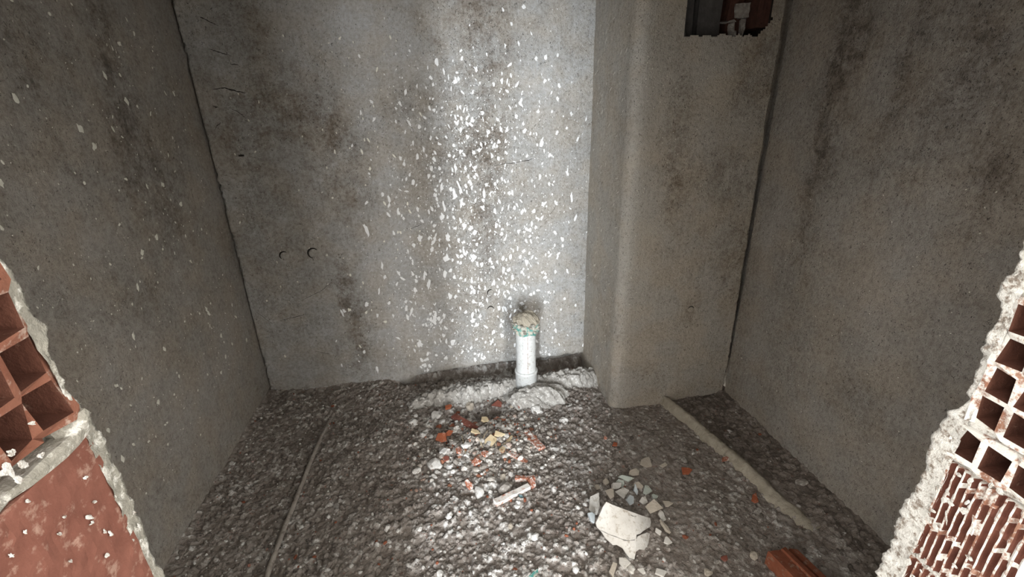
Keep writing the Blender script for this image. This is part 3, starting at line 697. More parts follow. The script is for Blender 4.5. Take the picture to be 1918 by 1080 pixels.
# ------------------------------------------------------------------ mortar bank at the foot of the back wall
def ridge_strip(name, path, mat, seed, hs, ws, amp, nseg=220, nw=22, parent=None, sink=0.02, freq=45):
    # lumpy bank following a path on the floor; hs, ws = height and half width along it (interpolated)
    P = np.array(path); L = np.concatenate([[0], np.cumsum(np.linalg.norm(np.diff(P, axis=0), axis=1))]); L /= L[-1]
    t = np.linspace(0, 1, nseg); cx = np.interp(t, L, P[:, 0]); cy = np.interp(t, L, P[:, 1])
    tx = np.gradient(cx); ty = np.gradient(cy); ln = np.hypot(tx, ty); nxv, nyv = -ty / ln, tx / ln
    hh = np.interp(t, np.linspace(0, 1, len(hs)), hs); ww = np.interp(t, np.linspace(0, 1, len(ws)), ws)
    s = np.linspace(-1, 1, nw)
    T, S = np.meshgrid(np.arange(nseg), s, indexing='ij')
    wob = 1 + 0.9 * (fbm(t[T] * 16, (S > 0) * 5.0, seed, 4) - .5)
    x = cx[T] + nxv[T] * S * ww[T] * wob; y = cy[T] + nyv[T] * S * ww[T] * wob
    prof = (1 - np.abs(S) ** 2.6)
    x = x + (fbm(x * 50, y * 50, seed + 6, 3) - .5) * amp * 1.6; y = y + (fbm(x * 50, y * 50, seed + 7, 3) - .5) * amp * 1.6
    z = floor_base(x, y) - sink + (hh[T] + sink) * prof + (fbm(x * freq, y * freq, seed + 1, 4) - .5) * amp * 2 * (0.3 + prof) + ((1 - worley(x * 55, y * 55, seed + 2)[0] ** 2) * 0.7 + (1 - worley(x * 120, y * 120, seed + 3)[0] ** 2) * 0.35) * amp
    return link(name, mesh_np(name, np.stack([x, y, z], -1).reshape(-1, 3), grid_quads(nseg, nw), mat), parent)
pth = [hit(px, py, 2, 0.03)[:2] for px, py in ((764, 756), (800, 744), (860, 735), (920, 728), (975, 721), (1040, 714), (1085, 707), (1120, 703))]
ridge = ridge_strip('mortar_bank', pth, M_MORTAR, 501, [0.01, 0.055, 0.068, 0.068, 0.066, 0.064, 0.064, 0.058], [0.05, 0.07, 0.08, 0.078, 0.075, 0.075, 0.075, 0.065], 0.016, 420, 44)
tag(ridge, 'lumpy grey bank of mortar along the foot of the back wall, around the pipe', 'mortar')
# mortar heaped round the pipe foot
c = hit(1003, 742, 2, 0.03)
bm = bmesh.new(); blob_bm(bm, (c[0], c[1], 0.012), (0.14, 0.075, 0.060), 5, 4, 0.55); lumpy(bm, 2, 0.014, 5, 45)
bm_obj('mortar_mound', bm, M_MORTAR, ridge)

# --- ridge of mortar covering a buried pipe on the right, conduit on the left
pth = [hit(px, py, 2, 0.02)[:2] for px, py in ((1232, 738), (1262, 762), (1310, 800), (1370, 852), (1430, 902), (1475, 940), (1530, 985))]
rg = ridge_strip('buried_pipe', pth, M_TANMORTAR, 521, [0.043, 0.044, 0.043, 0.042, 0.040, 0.030, 0.010], [0.030, 0.033, 0.034, 0.034, 0.036, 0.044, 0.055], 0.0035, 260, 16)
tag(rg, 'tan mortar-coated pipe running across the floor beside the right wall', 'pipe')
def tube(name, path, rad, mat, parent=None, seg=12, wob=0.0, seed=0):
    P = [Vector(p) for p in path]; r = random.Random(seed); V = []; q = []
    for k, p in enumerate(P):
        d = (P[min(k + 1, len(P) - 1)] - P[max(k - 1, 0)]).normalized(); a = d.cross(Vector((0, 0, 1))).normalized(); b = a.cross(d)
        for i in range(seg):
            t = 2 * math.pi * i / seg; V.append(tuple(p + (a * math.cos(t) + b * math.sin(t)) * rad * (1 + r.uniform(-wob, wob))))
    for k in range(len(P) - 1):
        for i in range(seg): q.append((k * seg + i, k * seg + (i + 1) % seg, (k + 1) * seg + (i + 1) % seg, (k + 1) * seg + i))
    return link(name, mesh_np(name, np.array(V), np.array(q), mat), parent)
cp = []
pp = ((626, 770), (613, 795), (600, 822), (586, 856), (572, 890), (558, 926), (543, 962), (527, 1004), (512, 1045), (498, 1085), (480, 1135))
for k in range(len(pp) - 1):
    for t in np.linspace(0, 1, 6)[:-1]:
        j = k + t; zz = 0.012
        for _ in range(3):
            p = hit(pp[k][0] + (pp[k + 1][0] - pp[k][0]) * t, pp[k][1] + (pp[k + 1][1] - pp[k][1]) * t, 2, zz); zz = fzb(p[0], p[1]) + 0.02
        cp.append((p[0] + rr.uniform(-.0012, .0012), p[1], fzb(p[0], p[1]) + (0.022 if j > 2 else 0.008 + 0.007 * j)))
tag(tube('conduit', cp, 0.0085, M_CONDUIT, None, 12, 0.16, 3), 'thin dust-coated conduit half buried along the left side of the floor', 'conduit')

# ------------------------------------------------------------------ drain pipe stub
pb = hit(986, 728, 2, 0.02)
PR = 0.051
pipe = bpy.data.objects.new('drain_pipe', None); COL.objects.link(pipe); pipe.location = (pb[0], pb[1], 0.0)
tag(pipe, 'white upright waste pipe stub at the back wall, plugged with mortar and green bag', 'pipe')
def pz(py): return hit(985, py, 1, pb[1] - PR)[2]
def lathe(name, prof, mat, parent, seg=40, wob=0.0, seed=1):
    r = random.Random(seed); V = []; q = []
    for k, (rad, z) in enumerate(prof):
        for i in range(seg):
            a = 2 * math.pi * i / seg; w = 1 + r.uniform(-wob, wob); V.append((math.cos(a) * rad * w, math.sin(a) * rad * w, z))
    for k in range(len(prof) - 1):
        for i in range(seg): q.append((k * seg + i, k * seg + (i + 1) % seg, (k + 1) * seg + (i + 1) % seg, (k + 1) * seg + i))
    return link(name, mesh_np(name, np.array(V), np.array(q), mat), parent)
ztop = pz(618); zcol = pz(702)
tilt = -0.03
lathe('tube', [(PR, -0.03), (PR, zcol), (PR, (zcol + ztop) / 2), (PR, ztop), (PR - .004, ztop + 0.001), (PR - .004, ztop - 0.03)], M_PVC, pipe)
lathe('socket', [(PR + 0.001, -0.03), (PR + 0.006, -0.028), (PR + 0.006, zcol - 0.010), (PR + 0.009, zcol - 0.007), (PR + 0.009, zcol), (PR + 0.004, zcol + 0.004), (PR, zcol + 0.004)], M_PVC, pipe)
lathe('socket_rim', [(PR + .0005, pz(662)), (PR + 0.0022, pz(660)), (PR + 0.0022, pz(657)), (PR + .0005, pz(655))], M_PVC, pipe)
def pipe_line(name, a, w, z0, z1, mat):
    V = []; q = []; n = 24
    for k in range(n + 1):
        z = z0 + (z1 - z0) * k / n; aa = a + 0.012 * math.sin(k * 1.7)
        for s in (-1, 1): V.append((math.cos(aa + s * w * (0.6 + .4 * math.sin(k * 2.3))) * (PR + 0.0006), math.sin(aa + s * w * (0.6 + .4 * math.sin(k * 2.3))) * (PR + 0.0006), z))
    for k in range(n): q.append((2 * k, 2 * k + 1, 2 * k + 3, 2 * k + 2))
    return link(name, mesh_np(name, np.array(V), np.array(q), mat), pipe)
va = math.atan2(-pb[1], -pb[0])
pipe_line('rust_line', va + 0.18, 0.022, zcol + .005, ztop - 0.004, M_RUST)
pipe_line('scratch', va - 0.30, 0.010, pz(665), ztop - 0.004, M_CRACK)
bm = bmesh.new(); blob_bm(bm, (0, 0, ztop + 0.025), (0.060, 0.060, 0.044), 8, 4, 0.26); lumpy(bm, 1, 0.007, 8, 70)
bm_obj('mortar_plug', bm, M_TANMORTAR, pipe)
# torn green bag wrapped round the plug
V = []; q = []; n = 70; m = 14
for i in range(n + 1):
    a = 2 * math.pi * i / n
    for j in range(m + 1):
        t = j / m
        sk = 0.010 * math.sin(a - va + 1.2)
        z = ztop - 0.016 + 0.045 * t - sk + 0.008 * (float(fbm(a * 3, t * 3, 12, 3)) - .5)
        if j == 0: z -= 0.014 * float(vnoise(a * 6, 0.5, 4))
        if j == m: z += 0.012 * (float(vnoise(a * 5, 2.5, 5)) - .5)
        rad = PR + 0.007 + 0.007 * math.sin(t * math.pi) + 0.014 * (float(fbm(a * 4.0, t * 4, 15, 3)) - .5) + (0.006 * (1 - t) ** 2)
        V.append((math.cos(a) * rad, math.sin(a) * rad, z))
for i in range(n):
    for j in range(m): q.append((i * (m + 1) + j, (i + 1) * (m + 1) + j, (i + 1) * (m + 1) + j + 1, i * (m + 1) + j + 1))
link('bag_wrap', mesh_np('bag_wrap', np.array(V), np.array(q), M_TEAL, smooth=False), pipe)
bm = bmesh.new()
for k in range(16):
    a = va + rr.uniform(-1.6, 1.6); z = ztop + rr.uniform(-0.014, 0.03); rad = PR + 0.014
    blob_bm(bm, (math.cos(a) * rad, math.sin(a) * rad, z), (0.010, 0.010, 0.006), 700 + k, 2, 0.5)
tag(bm_obj('mortar_crust', bm, M_GREYPL, pipe), kind='stuff')

# ------------------------------------------------------------------ loose pieces on the floor
def place(px, py):
    p = hit(px, py, 2, 0.005); z = fz(p[0], p[1]); p = hit(px, py, 2, z); return p[0], p[1], fz(p[0], p[1]), scale_at(px, py, 2, z)
SEED = [1000]
def lump(px, py, w, mat, name, label, cat, group=None, flat=0.65, asp=0.8, rot=None):
    SEED[0] += 1; r = random.Random(SEED[0])
    x, y, z, m = place(px, py); s = w * m * 0.5
    bm = bmesh.new(); blob_bm(bm, (0, 0, 0), (s, s * asp, s * flat), SEED[0], 2, 0.42)
    for v in bm.verts: v.co += Vector((r.uniform(-1, 1), r.uniform(-1, 1), r.uniform(-1, 1))) * s * 0.07
    o = bm_obj(name, bm, mat); o.location = (x, y, z + s * flat * 0.35); o.rotation_euler = (r.uniform(-.2, .2), r.uniform(-.2, .2), r.uniform(0, 3) if rot is None else rot)
    return tag(o, label, cat, group)
def poly_prism(pts, th, curve=0.0, sub=0):
    # flat piece from its outline, with thickness and optional curvature about the local y axis
    bm = bmesh.new(); vs = [bm.verts.new((x, y, 0)) for x, y in pts]; f = bm.faces.new(vs)
    if sub:
        bmesh.ops.triangulate(bm, faces=bm.faces[:])
        for _ in range(sub): bmesh.ops.subdivide_edges(bm, edges=bm.edges[:], cuts=1, use_grid_fill=True); bmesh.ops.triangulate(bm, faces=bm.faces[:])
    geo = bmesh.ops.extrude_face_region(bm, geom=bm.faces[:])
    up = [e for e in geo['geom'] if isinstance(e, bmesh.types.BMVert)]
    for v in up: v.co.z += th
    if curve:
        for v in bm.verts: v.co.z -= v.co.x ** 2 * curve * 0.5
    return bm
def shard(px, py, w, h, mat, name, label, cat, rot=0.0, tilt=(0, 0), th=0.008, group=None, n=6, lift=0.3, curve=0.0):
    SEED[0] += 1; r = random.Random(SEED[0])
    x, y, z, m = place(px, py); a = w * m * .5; b = h * m * .5 * 1.35
    n = n if n != 6 else r.choice((4, 4, 5, 5, 6)); pts = []
    for k in range(n):
        t = 2 * math.pi * (k + r.uniform(-.33, .33)) / n; q = r.uniform(.75, 1.3); pts.append((a * math.cos(t) * q, b * math.sin(t) * q))
    # keep the outline turning one way
    pts.sort(key=lambda q: math.atan2(q[1], q[0]))
    bm = poly_prism(pts, th, curve, 2 if curve else 0)
    bmesh.ops.bevel(bm, geom=bm.edges[:], offset=th * 0.12, segments=1, affect='EDGES') if not curve else None
    o = bm_obj(name, bm, mat); o.location = (x, y, z + th * (lift + .4) + 0.5 * abs(math.sin(tilt[0])) * b); o.rotation_euler = (tilt[0], tilt[1], rot)
    return tag(o, label, cat, group)
def splinter(p0, p1, w, mat, name, label, cat, th=0.012, group=None, lift=(0.35, 0.35), taper=0.8):
    # long piece lying between two points of the floor
    SEED[0] += 1; r = random.Random(SEED[0])
    a = Vector(place(*p0)[:3]); b = Vector(place(*p1)[:3]); m = place(*p0)[3]
    L = (b - a).length; d = (b - a); bm = bmesh.new(); n = 7; rings = []
    for k in range(n):
        t = k / (n - 1); ww = w * m * .5 * (1 + (taper - 1) * t) * r.uniform(.88, 1.1); hh = th * r.uniform(.85, 1.1)
        xx = L * t + (r.uniform(-.3, .3) * w * m if k in (0, n - 1) else 0)
        rings.append([bm.verts.new(c) for c in ((xx + r.uniform(-.003, .003), -ww, 0), (xx + r.uniform(-.003, .003), ww, 0), (xx + r.uniform(-.003, .003), ww * .92, hh), (xx + r.uniform(-.003, .003), -ww * .92, hh))])
    for k in range(n - 1):
        for i in range(4): bm.faces.new((rings[k][i], rings[k][(i + 1) % 4], rings[k + 1][(i + 1) % 4], rings[k + 1][i]))
    bm.faces.new(rings[0]); bm.faces.new(rings[-1])
    o = bm_obj(name, bm, mat); o.location = (a.x, a.y, max(a.z, fzb(a.x, a.y)) + th * (lift[0] - .5) + .004)
    o.rotation_euler = (r.uniform(-.15, .15), -math.atan2(d.z + th * (lift[1] - lift[0]), Vector((d.x, d.y)).length), math.atan2(d.y, d.x))
    return tag(o, label, cat, group)

# heap below the pipe
splinter((849, 780), (892, 804), 12, M_DARKRED, 'brick_splinter', 'long dark red brick splinter leaning into the hollow behind the rubble heap', 'brick piece', 0.016)
splinter((983, 812), (1013, 838), 17, M_REDDUST, 'brick_splinter', 'orange brick slab dusted white, standing apart right of the wood chips', 'brick piece', 0.014)
splinter((952, 846), (984, 866), 13, M_REDDUST, 'brick_splinter', 'sunken dusty brick strip just below the longest wood chip', 'brick piece', 0.008)
splinter((926, 945), (990, 914), 12, M_PINK, 'brick_splinter', 'long white-crusted brick splinter lying alone in front of the heap', 'brick piece', 0.018)
splinter((964, 899), (1001, 899), 9, M_REDDUST, 'brick_splinter', 'thin pink brick strip behind the long white-crusted splinter', 'brick piece', 0.016)
shard(996, 908, 13, 16, M_REDDUST, 'brick_chip', 'squarish pink brick chip at the end of the thin pink strip', 'brick piece', 0.2, (0.3, 0), 0.012)
splinter((937, 848), (958, 820), 10, M_WOOD, 'wood_chip', 'longest pale wood chip, pointing up to the pipe', 'wood chip', 0.007, taper=0.5)
shard(918, 828, 24, 16, M_WOOD, 'wood_chip', 'broad pale wood chip in the middle of the heap', 'wood chip', -0.5, (0.3, 0.1), 0.007)
shard(933, 817, 22, 11, M_WOOD, 'wood_chip', 'rounded pale wood chip behind the longest one', 'wood chip', 0.2, (0.35, 0), 0.007)
shard(907, 791, 18, 10, M_WOOD, 'wood_chip', 'small yellowish wood chip at the far edge of the heap by the hollow', 'wood chip', 0.4, (0.2, 0.2), 0.010)
shard(890, 812, 12, 14, M_WOOD, 'wood_chip', 'narrow yellowish wood chip between grey stones left of the broad chip', 'wood chip', 0.9, (0.3, 0.1), 0.007)
shard(829, 826, 24, 17, M_RED, 'brick_chip', 'bright orange-red brick chip on the left flank of the heap', 'brick piece', -0.5, (0.45, 0.1), 0.012)
shard(842, 816, 15, 8, M_RED, 'brick_chip', 'small orange-red sliver touching the bright brick chip', 'brick piece', 0.4, (0.4, 0), 0.010)
shard(859, 848, 15, 12, M_REDDUST, 'brick_chip', 'dusty brick chip between white lumps left of the heap centre', 'brick piece', 0.7, (0.3, 0.2), 0.010)
shard(893, 868, 18, 12, M_REDDUST, 'brick_chip', 'brownish chip at the near foot of the heap', 'brick piece', -0.4, (0.35, 0), 0.010)
shard(907, 851, 17, 12, M_REDDUST, 'brick_chip', 'flat reddish chip in the near middle of the heap', 'brick piece', 0.3, (0.2, 0.1), 0.009)
shard(836, 862, 13, 8, M_DARKRED, 'brick_chip', 'dark brown chip beside the white slab left of the heap', 'brick piece', 0.2, (0.3, 0), 0.010)
shard(840, 767, 15, 8, M_RED, 'brick_chip', 'reddish chip on the front of the mortar bank left of the hollow', 'brick piece', 0.1, (0.3, 0), 0.012)
shard(932, 768, 22, 10, M_DARKRED, 'brick_chip', 'dull red chip inside the dark hollow', 'brick piece', 0.2, (0.5, 0), 0.012)
shard(969, 762, 11, 15, M_DARKRED, 'brick_chip', 'dark red chip stuck in the mortar at the pipe foot', 'brick piece', 0.1, (0.8, 0), 0.012)
shard(878, 914, 13, 16, M_REDDUST, 'brick_chip', 'faded red chip next to the white lump in front of the heap', 'brick piece', 0.4, (0.5, 0), 0.010)
shard(928, 788, 20, 8, M_REDDUST, 'brick_chip', 'flat pinkish chip at the rim of the hollow under the pipe', 'brick piece', 0.2, (0.3, 0), 0.008)
WL = [(817, 780, 22, 'white plaster lump at the far left of the heap below the mortar bank'), (774, 791, 21, 'white plaster lump lying furthest left, apart from the heap'), (778, 777, 9, 'tiny white lump above the outermost left lump'),
    (829, 791, 12, 'small white lump in front of the larger lump left of the brick splinter'), (833, 848, 19, 'white lump among dark gaps on the left side of the heap'), (815, 871, 28, 'largest white plaster slab, at the left foot of the heap'), (843, 875, 16, 'white lump joined to the right end of the white slab'),
    (873, 836, 17, 'pale white stone in the heap left of the wood chips'), (874, 851, 14, 'white lump below the pale stone in the heap'), (973, 839, 11, 'small white lump between wood chip and orange slab'), (1004, 769, 25, 'oval white lump at the foot of the mortar mound, right of the pipe'),
    (1056, 789, 17, 'white lump on the grit near the pillar'), (898, 924, 22, 'round white lump standing alone in front of the heap'), (780, 882, 16, 'white lump on the grit left of the white slab'), (813, 892, 11, 'small white lump below the white slab'), (792, 816, 12, 'white lump between the outer left lumps and the orange chip'), (808, 817, 10, 'small white lump left of the orange chip'),
    (968, 946, 13, 'white lump beside the blue scrap'), (1002, 1006, 15, 'upright white lump on the bright grit near the bottom of the view'), (981, 1017, 10, 'small white lump left of the upright one'), (726, 990, 14, 'white lump far out on the left grit'), (746, 994, 8, 'small white lump right of the outlying left one'),
    (786, 990, 10, 'white lump midway on the open grit'), (706, 1020, 10, 'white lump nearest the conduit'), (842, 969, 13, 'pale lump below the round white lump on open grit'), (1078, 1066, 15, 'white lump at the bottom left of the broken shell'), (823, 1074, 18, 'white crumbly lump at the bottom edge of the view')]
for px, py, w, lb in WL: lump(px, py, w * 1.1, M_LUMP, 'plaster_lump', lb, 'plaster lump')
GS = [(880, 765, 21, M_BEIGE, 'rounded beige stone standing in the dark hollow'), (895, 770, 13, M_STONE, 'small grey stone beside the beige one in the hollow'), (959, 762, 13, M_BEIGE, 'pale stone in the hollow next to the dark red chip'), (851, 829, 17, M_STONE, 'grey stone right of the orange-red chip'),
    (944, 916, 30, M_STONE, 'largest grey lump, behind the white-crusted splinter'), (942, 893, 15, M_BEIGE, 'pinkish grey stone behind the largest grey lump'), (956, 986, 13, M_BEIGE, 'beige stone on the open bright grit'), (903, 806, 18, M_STONE, 'grey stone in the heap behind the wood chips'), (934, 800, 16, M_STONE, 'grey stone at the right of the yellowish chip'),
    (854, 866, 15, M_STONE, 'grey stone right of the white slab'), (928, 928, 14, M_STONE, 'small dark grey stone left of the white-crusted splinter')]
for px, py, w, m_, lb in GS: lump(px, py, w, m_, 'stone', lb, 'stone')
shard(976, 934, 11, 9, M_BLUE, 'plastic_scrap', 'small blue plastic scrap by the white-crusted splinter', 'plastic scrap', 0.5, (0.5, 0.2), 0.004)
shard(1003, 1073, 24, 10, M_TEAL, 'plastic_scrap', 'teal plastic scrap half buried in grit at the bottom of the view', 'plastic scrap', 0.2, (0.1, 0), 0.004)
# dry straw-like wires across the heap
for k, (a, b) in enumerate((((866, 822), (872, 852)), ((900, 838), (914, 812)), ((893, 826), (905, 842)), ((924, 824), (930, 842)))):
    pa = place(*a); pb_ = place(*b)
    tag(tube('straw', [(pa[0], pa[1], pa[2] + .014), ((pa[0] + pb_[0]) / 2, (pa[1] + pb_[1]) / 2, max(pa[2], pb_[2]) + .022), (pb_[0], pb_[1], pb_[2] + .014)], 0.0012, M_WOOD, None, 6), ('dry straw at the left end of the heap, beside the pale stone', 'longest dry straw, crossing towards the broad wood chip', 'dry straw slanting just left of the broad wood chip', 'dry straw touching the right side of the broad wood chip')[k], 'straw', 'straws across the rubble heap')

# broken white shell and its shards
def shell():
    # outline measured on a plane leaning back from the floor; real thickness and curvature
    org = Vector(tuple(hit(1180, 1046, 2, 0.0))); lean = 0.85
    n = Vector((0.10, -math.sin(lean), math.cos(lean))).normalized()
    e1 = Vector((1, 0.10, 0)); e1 = (e1 - n * e1.dot(n)).normalized(); e2 = n.cross(e1)
    def pl(px, py):
        d = Vector(tuple(ray(px, py))); t = (org - Vector(tuple(EYE))).dot(n) / d.dot(n); q = Vector(tuple(EYE)) + d * t - org
        return (q.dot(e1), q.dot(e2))
    root = bpy.data.objects.new('broken_shell', None); COL.objects.link(root)
    z0 = fzb(org.x, org.y)
    root.matrix_world = Matrix(((e1.x, e2.x, n.x, org.x), (e1.y, e2.y, n.y, org.y), (e1.z, e2.z, n.z, z0 + 0.002), (0, 0, 0, 1)))
    body = [(1133, 939), (1142, 944), (1160, 951), (1180, 958), (1204, 966), (1231, 973), (1232, 981), (1226, 988), (1212, 991), (1203, 994), (1196, 998), (1187, 1000), (1186, 1010), (1185, 1032), (1182, 1045), (1173, 1042), (1166, 1032), (1162, 1025), (1152, 1019), (1146, 1020), (1134, 1007), (1128, 996), (1121, 988), (1119, 980), (1124, 962), (1128, 948)]
    P = [pl(*b) for b in body]; cx = sum(p[0] for p in P) / len(P)
    def curved(name, pts, mat, push=0.0):
        bm = poly_prism(pts, 0.006, 0, 4)
        for v in bm.verts: v.co.z += 0.018 - ((v.co.x - cx) ** 2) * 4.6 + push + 0.0025 * (float(fbm(v.co.x * 40, v.co.y * 40, 6, 3)) - .5)
        return bm_obj(name, bm, mat, root)
    curved('shell_wall', P, M_SHARD)
    def crack_line(pts):
        V = []; q = []
        for k, b in enumerate(pts):
            p = pl(*b); zt = 0.0245 - ((p[0] - cx) ** 2) * 4.6 + 0.0012
            for sg in (-1, 1): V.append((p[0], p[1] + sg * 0.0005 * (0.5 + (k % 2)), zt))
        for k in range(len(pts) - 1): q.append((2 * k, 2 * k + 1, 2 * k + 3, 2 * k + 2))
        link('crack', mesh_np('crack', np.array(V), np.array(q), M_CRACK), root)
    crack_line([(1126, 993), (1133, 997), (1140, 1001), (1148, 1003), (1157, 1007), (1165, 1010), (1174, 1010), (1183, 1009)])
    crack_line([(1175, 963), (1179, 965), (1184, 966), (1188, 966)])
    low = [(1187, 1013), (1193, 1004), (1203, 1001), (1218, 999), (1229, 1003), (1230, 1015), (1223, 1025), (1210, 1030), (1195, 1028), (1188, 1032)]
    curved('lower_flap', [pl(*b) for b in low], M_SHARD, -0.012)
    rim = [(1133, 939), (1160, 951), (1204, 966), (1231, 973), (1232, 976), (1204, 970), (1160, 955), (1132, 943)]
    return tag(root, 'broken white curved shell with a jagged notch lying on the floor among its shards', 'broken shell')
shell()
SH = [(1151, 917, 22, 11, M_SHARD, 'brightest white block-like shard at the back of the shard pile', 0.55, (0.5, 0), 0.020), (1166, 927, 28, 17, M_SHARD, 'five-cornered white shard just behind the shell rim', 0.1, (0.55, 0), 0.008),
    (1171, 901, 28, 10, M_GREEN, 'pale greenish shard topping the shard pile', -0.3, (0.4, 0), 0.010), (1180, 939, 18, 12, M_BLUISH, 'grey shard wedged between the five-cornered shard and the rim', 0.6, (0.7, 0), 0.007), (1189, 923, 9, 16, M_BLUISH, 'narrow bluish shard on edge in the shard pile', 0.2, (0.9, 0.2), 0.007),
    (1194, 913, 20, 11, M_BEIGE, 'beige shard behind the narrow bluish one', -0.4, (0.4, 0), 0.008), (1210, 922, 17, 14, M_GREEN, 'dull greenish shard at the right of the shard pile', -0.6, (0.4, 0.1), 0.008), (1205, 943, 16, 12, M_SHARD, 'small pinkish white triangular shard by the shell rim', -0.7, (0.5, 0), 0.008),
    (1224, 953, 34, 18, M_BEIGE, 'broad tan shard leaning behind the right end of the rim', -0.45, (0.6, 0), 0.008), (1238, 968, 14, 15, M_SHARD, 'pointed white shard at the right tip of the shell', 0.3, (0.7, 0), 0.007), (1251, 946, 19, 9, M_BEIGE, 'flat tan shard out to the right of the shard pile', -0.3, (0.2, 0), 0.007),
    (1225, 934, 12, 7, M_GREEN, 'small greenish stone-like shard right of the shard pile', 0.1, (0.2, 0), 0.008), (1243, 990, 10, 22, M_BEIGE, 'long brown shard right of the shell notch', 0.45, (0.3, 0.3), 0.010), (1250, 1016, 17, 10, M_SHARD, 'pale shard lying right of the lower flap of the shell', -0.4, (0.3, 0), 0.008),
    (1232, 998, 13, 12, M_SHARD, 'small white shard touching the right side of the lower flap', 0.2, (0.5, 0), 0.007), (1143, 927, 22, 16, M_BEIGE, 'tan shard under the bright block-like one', -0.8, (0.5, 0), 0.008), (1135, 904, 13, 8, M_BEIGE, 'tan chip at the far left of the shard pile', 0.3, (0.3, 0), 0.009),
    (1118, 917, 9, 11, M_BEIGE, 'small tan chip outlying the shard pile on its left', 0.5, (0.3, 0), 0.010), (1168, 1055, 21, 13, M_SHARD, 'white shard in front of the shell tip', -0.5, (0.35, 0), 0.008), (1147, 1069, 26, 17, M_BEIGE, 'dull grey-beige slab in front of the shell, near the view bottom', 0.2, (0.2, 0), 0.010),
    (1202, 1073, 16, 10, M_SHARD, 'narrow white shard near the rounded white lump at the view bottom', -0.7, (0.3, 0), 0.010), (1237, 1076, 26, 11, M_SHARD, 'flat whitish shard at the bottom edge below the brown shard', -0.1, (0.1, 0), 0.008), (1208, 871, 26, 16, M_BEIGE, 'large flat beige shard lying alone behind the shard pile', 0.5, (0.25, 0), 0.010),
    (1188, 889, 21, 10, M_BEIGE, 'low beige shard between the lone flat shard and the shard pile', 0.0, (0.25, 0), 0.010), (1242, 874, 12, 9, M_BEIGE, 'little beige chip right of the lone flat shard', -0.4, (0.25, 0), 0.010), (1161, 909, 16, 10, M_GREEN, 'pale green sliver under the topmost greenish shard', -0.5, (0.6, 0), 0.008), (1108, 977, 15, 17, M_BLUISH, 'white-blue block beside the left side of the shell', 0.2, (0.6, 0), 0.014)]
for px, py, w, h, m_, lb, rt, tl, th in SH: shard(px, py, w, h, m_, 'shard', lb, 'shard', rt, tl, th)
shard(1112, 952, 22, 30, M_SHARD, 'cup_shard', 'curled cup-like white shard at the upper left corner of the shell', 'shard', -0.4, (0.7, 0), 0.006, n=7, curve=14.0)
lump(1181, 1066, 19, M_SHARD, 'plaster_lump', 'smooth rounded white lump in front of the shell', 'plaster lump')
lump(1096, 941, 10, M_LUMP, 'plaster_lump', 'small pale lump left of the cup-like shard', 'plaster lump')
lump(1082, 951, 10, M_LUMP, 'plaster_lump', 'white pebble-sized lump at the lit edge left of the cup-like shard', 'plaster lump')
lump(1326, 1074, 17, M_BEIGE, 'stone', 'beige stone at the bottom of the view between shell and red brick', 'stone')
lump(1412, 1041, 18, M_BEIGE, 'stone', 'greenish beige stone left of the red brick', 'stone', flat=.45)
lump(1291, 943, 9, M_SHARD, 'stone', 'tiny whitish stone below the red chip in the shaded grit', 'stone')
lump(1342, 1053, 11, M_STONE, 'stone', 'small grey stone left of the beige one by the brick', 'stone')
lump(1352, 928, 12, M_STONE, 'stone', 'grey stone on shaded grit halfway to the mortar-coated pipe', 'stone')
lump(1281, 862, 13, M_STONE, 'stone', 'grey stone on shaded grit near the pillar end of the coated pipe', 'stone')
lump(1500, 905, 20, M_STONE, 'stone', 'grey stone in the dark strip between coated pipe and right wall', 'stone', flat=.5)
shard(1285, 886, 24, 12, M_RED, 'brick_chip', 'bright red brick chip alone on the shaded grit behind the shell', 'brick piece', -0.2, (0.3, 0), 0.010)
shard(1412, 939, 14, 16, M_RED, 'brick_chip', 'red brick chip beside the mortar-coated pipe', 'brick piece', -0.8, (0.2, 0), 0.008)
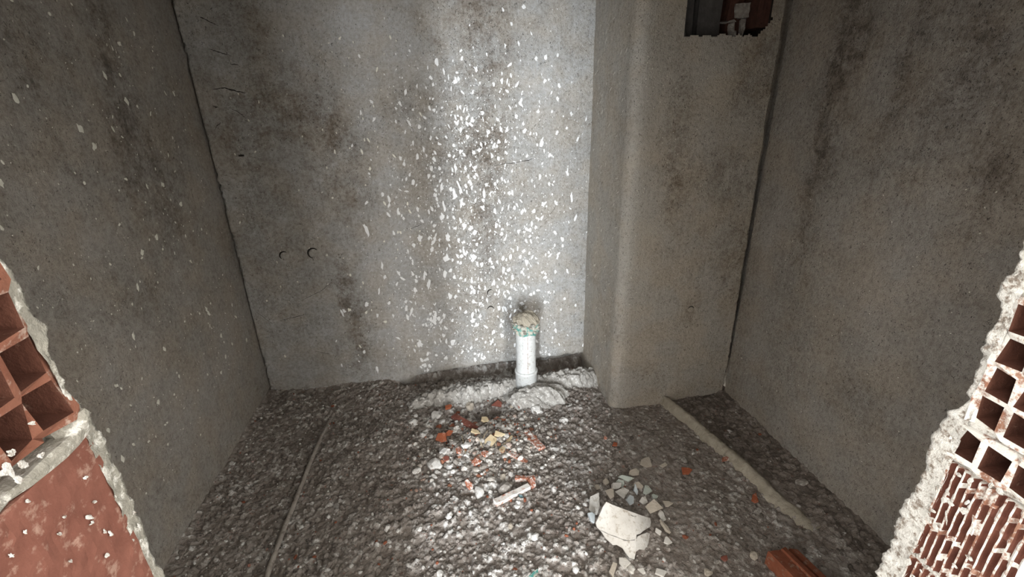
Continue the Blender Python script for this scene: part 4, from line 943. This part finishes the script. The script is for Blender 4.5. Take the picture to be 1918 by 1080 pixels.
shard(1357, 863, 16, 9, M_REDDUST, 'brick_chip', 'dull reddish chip against the far part of the coated pipe', 'brick piece', 0.2, (0.2, 0), 0.008)
shard(1356, 1048, 13, 9, M_DARKRED, 'brick_chip', 'dark red chip near the bottom, left of the red brick', 'brick piece', -0.6, (0.2, 0), 0.008)
shard(1151, 835, 12, 7, M_RED, 'brick_chip', 'small red chip on the grit in front of the pillar corner', 'brick piece', 0.7, (0.2, 0), 0.008)
shard(1134, 823, 9, 7, M_REDDUST, 'brick_chip', 'small dusty red chip at the edge of the lit floor', 'brick piece', 0.2, (0.2, 0), 0.008)
# broken hollow brick, bottom right
def loose_brick():
    a = Vector(tuple(hit(1478, 1022, 2, 0.05))); d = Vector(tuple(hit(1570, 1110, 2, 0.05))) - a; d.z = 0; d.normalize(); s = Vector((-d.y, d.x, 0))
    prof = [(-.056, 0.0), (-.056, .030), (-.052, .050), (-.030, .052), (-.029, .040), (-.012, .041), (-.010, .066), (.006, .068), (.008, .060), (.052, .064), (.056, .060), (.056, 0.0)]
    bm = bmesh.new(); rings = []
    N_ = 14
    for k in range(N_ + 1):
        t = k / N_ * 0.21; ring = []
        for i, (u, z) in enumerate(prof):
            j = 0.0
            if k == 0: j = 0.022 * (float(vnoise(u * 45, z * 30, 3)) - .5) - u * 0.22
            ring.append(bm.verts.new((t + j, -u, z + 0.0015 * (float(vnoise(t * 50, u * 90, 5)) - .5))))
        rings.append(ring)
    n = len(prof)
    for k in range(N_):
        for i in range(n): bm.faces.new((rings[k][i], rings[k][(i + 1) % n], rings[k + 1][(i + 1) % n], rings[k + 1][i]))
    bm.faces.new(rings[0]); bm.faces.new(rings[-1])
    root = bm_obj('broken_brick', bm, mat_simple('loose_brick_clay', (0.19, 0.060, 0.033), (0.29, 0.10, 0.055), 24, dust=(0.30, 0.20, 0.15), dust_amt=0.40))
    c = a + s * (-0.03)
    root.location = (c.x, c.y, fzb(c.x, c.y) - 0.002); root.rotation_euler = (0, 0, math.atan2(d.y, d.x))
    return tag(root, 'broken red hollow brick with two keyed grooves in the bottom right corner', 'brick')
loose_brick()
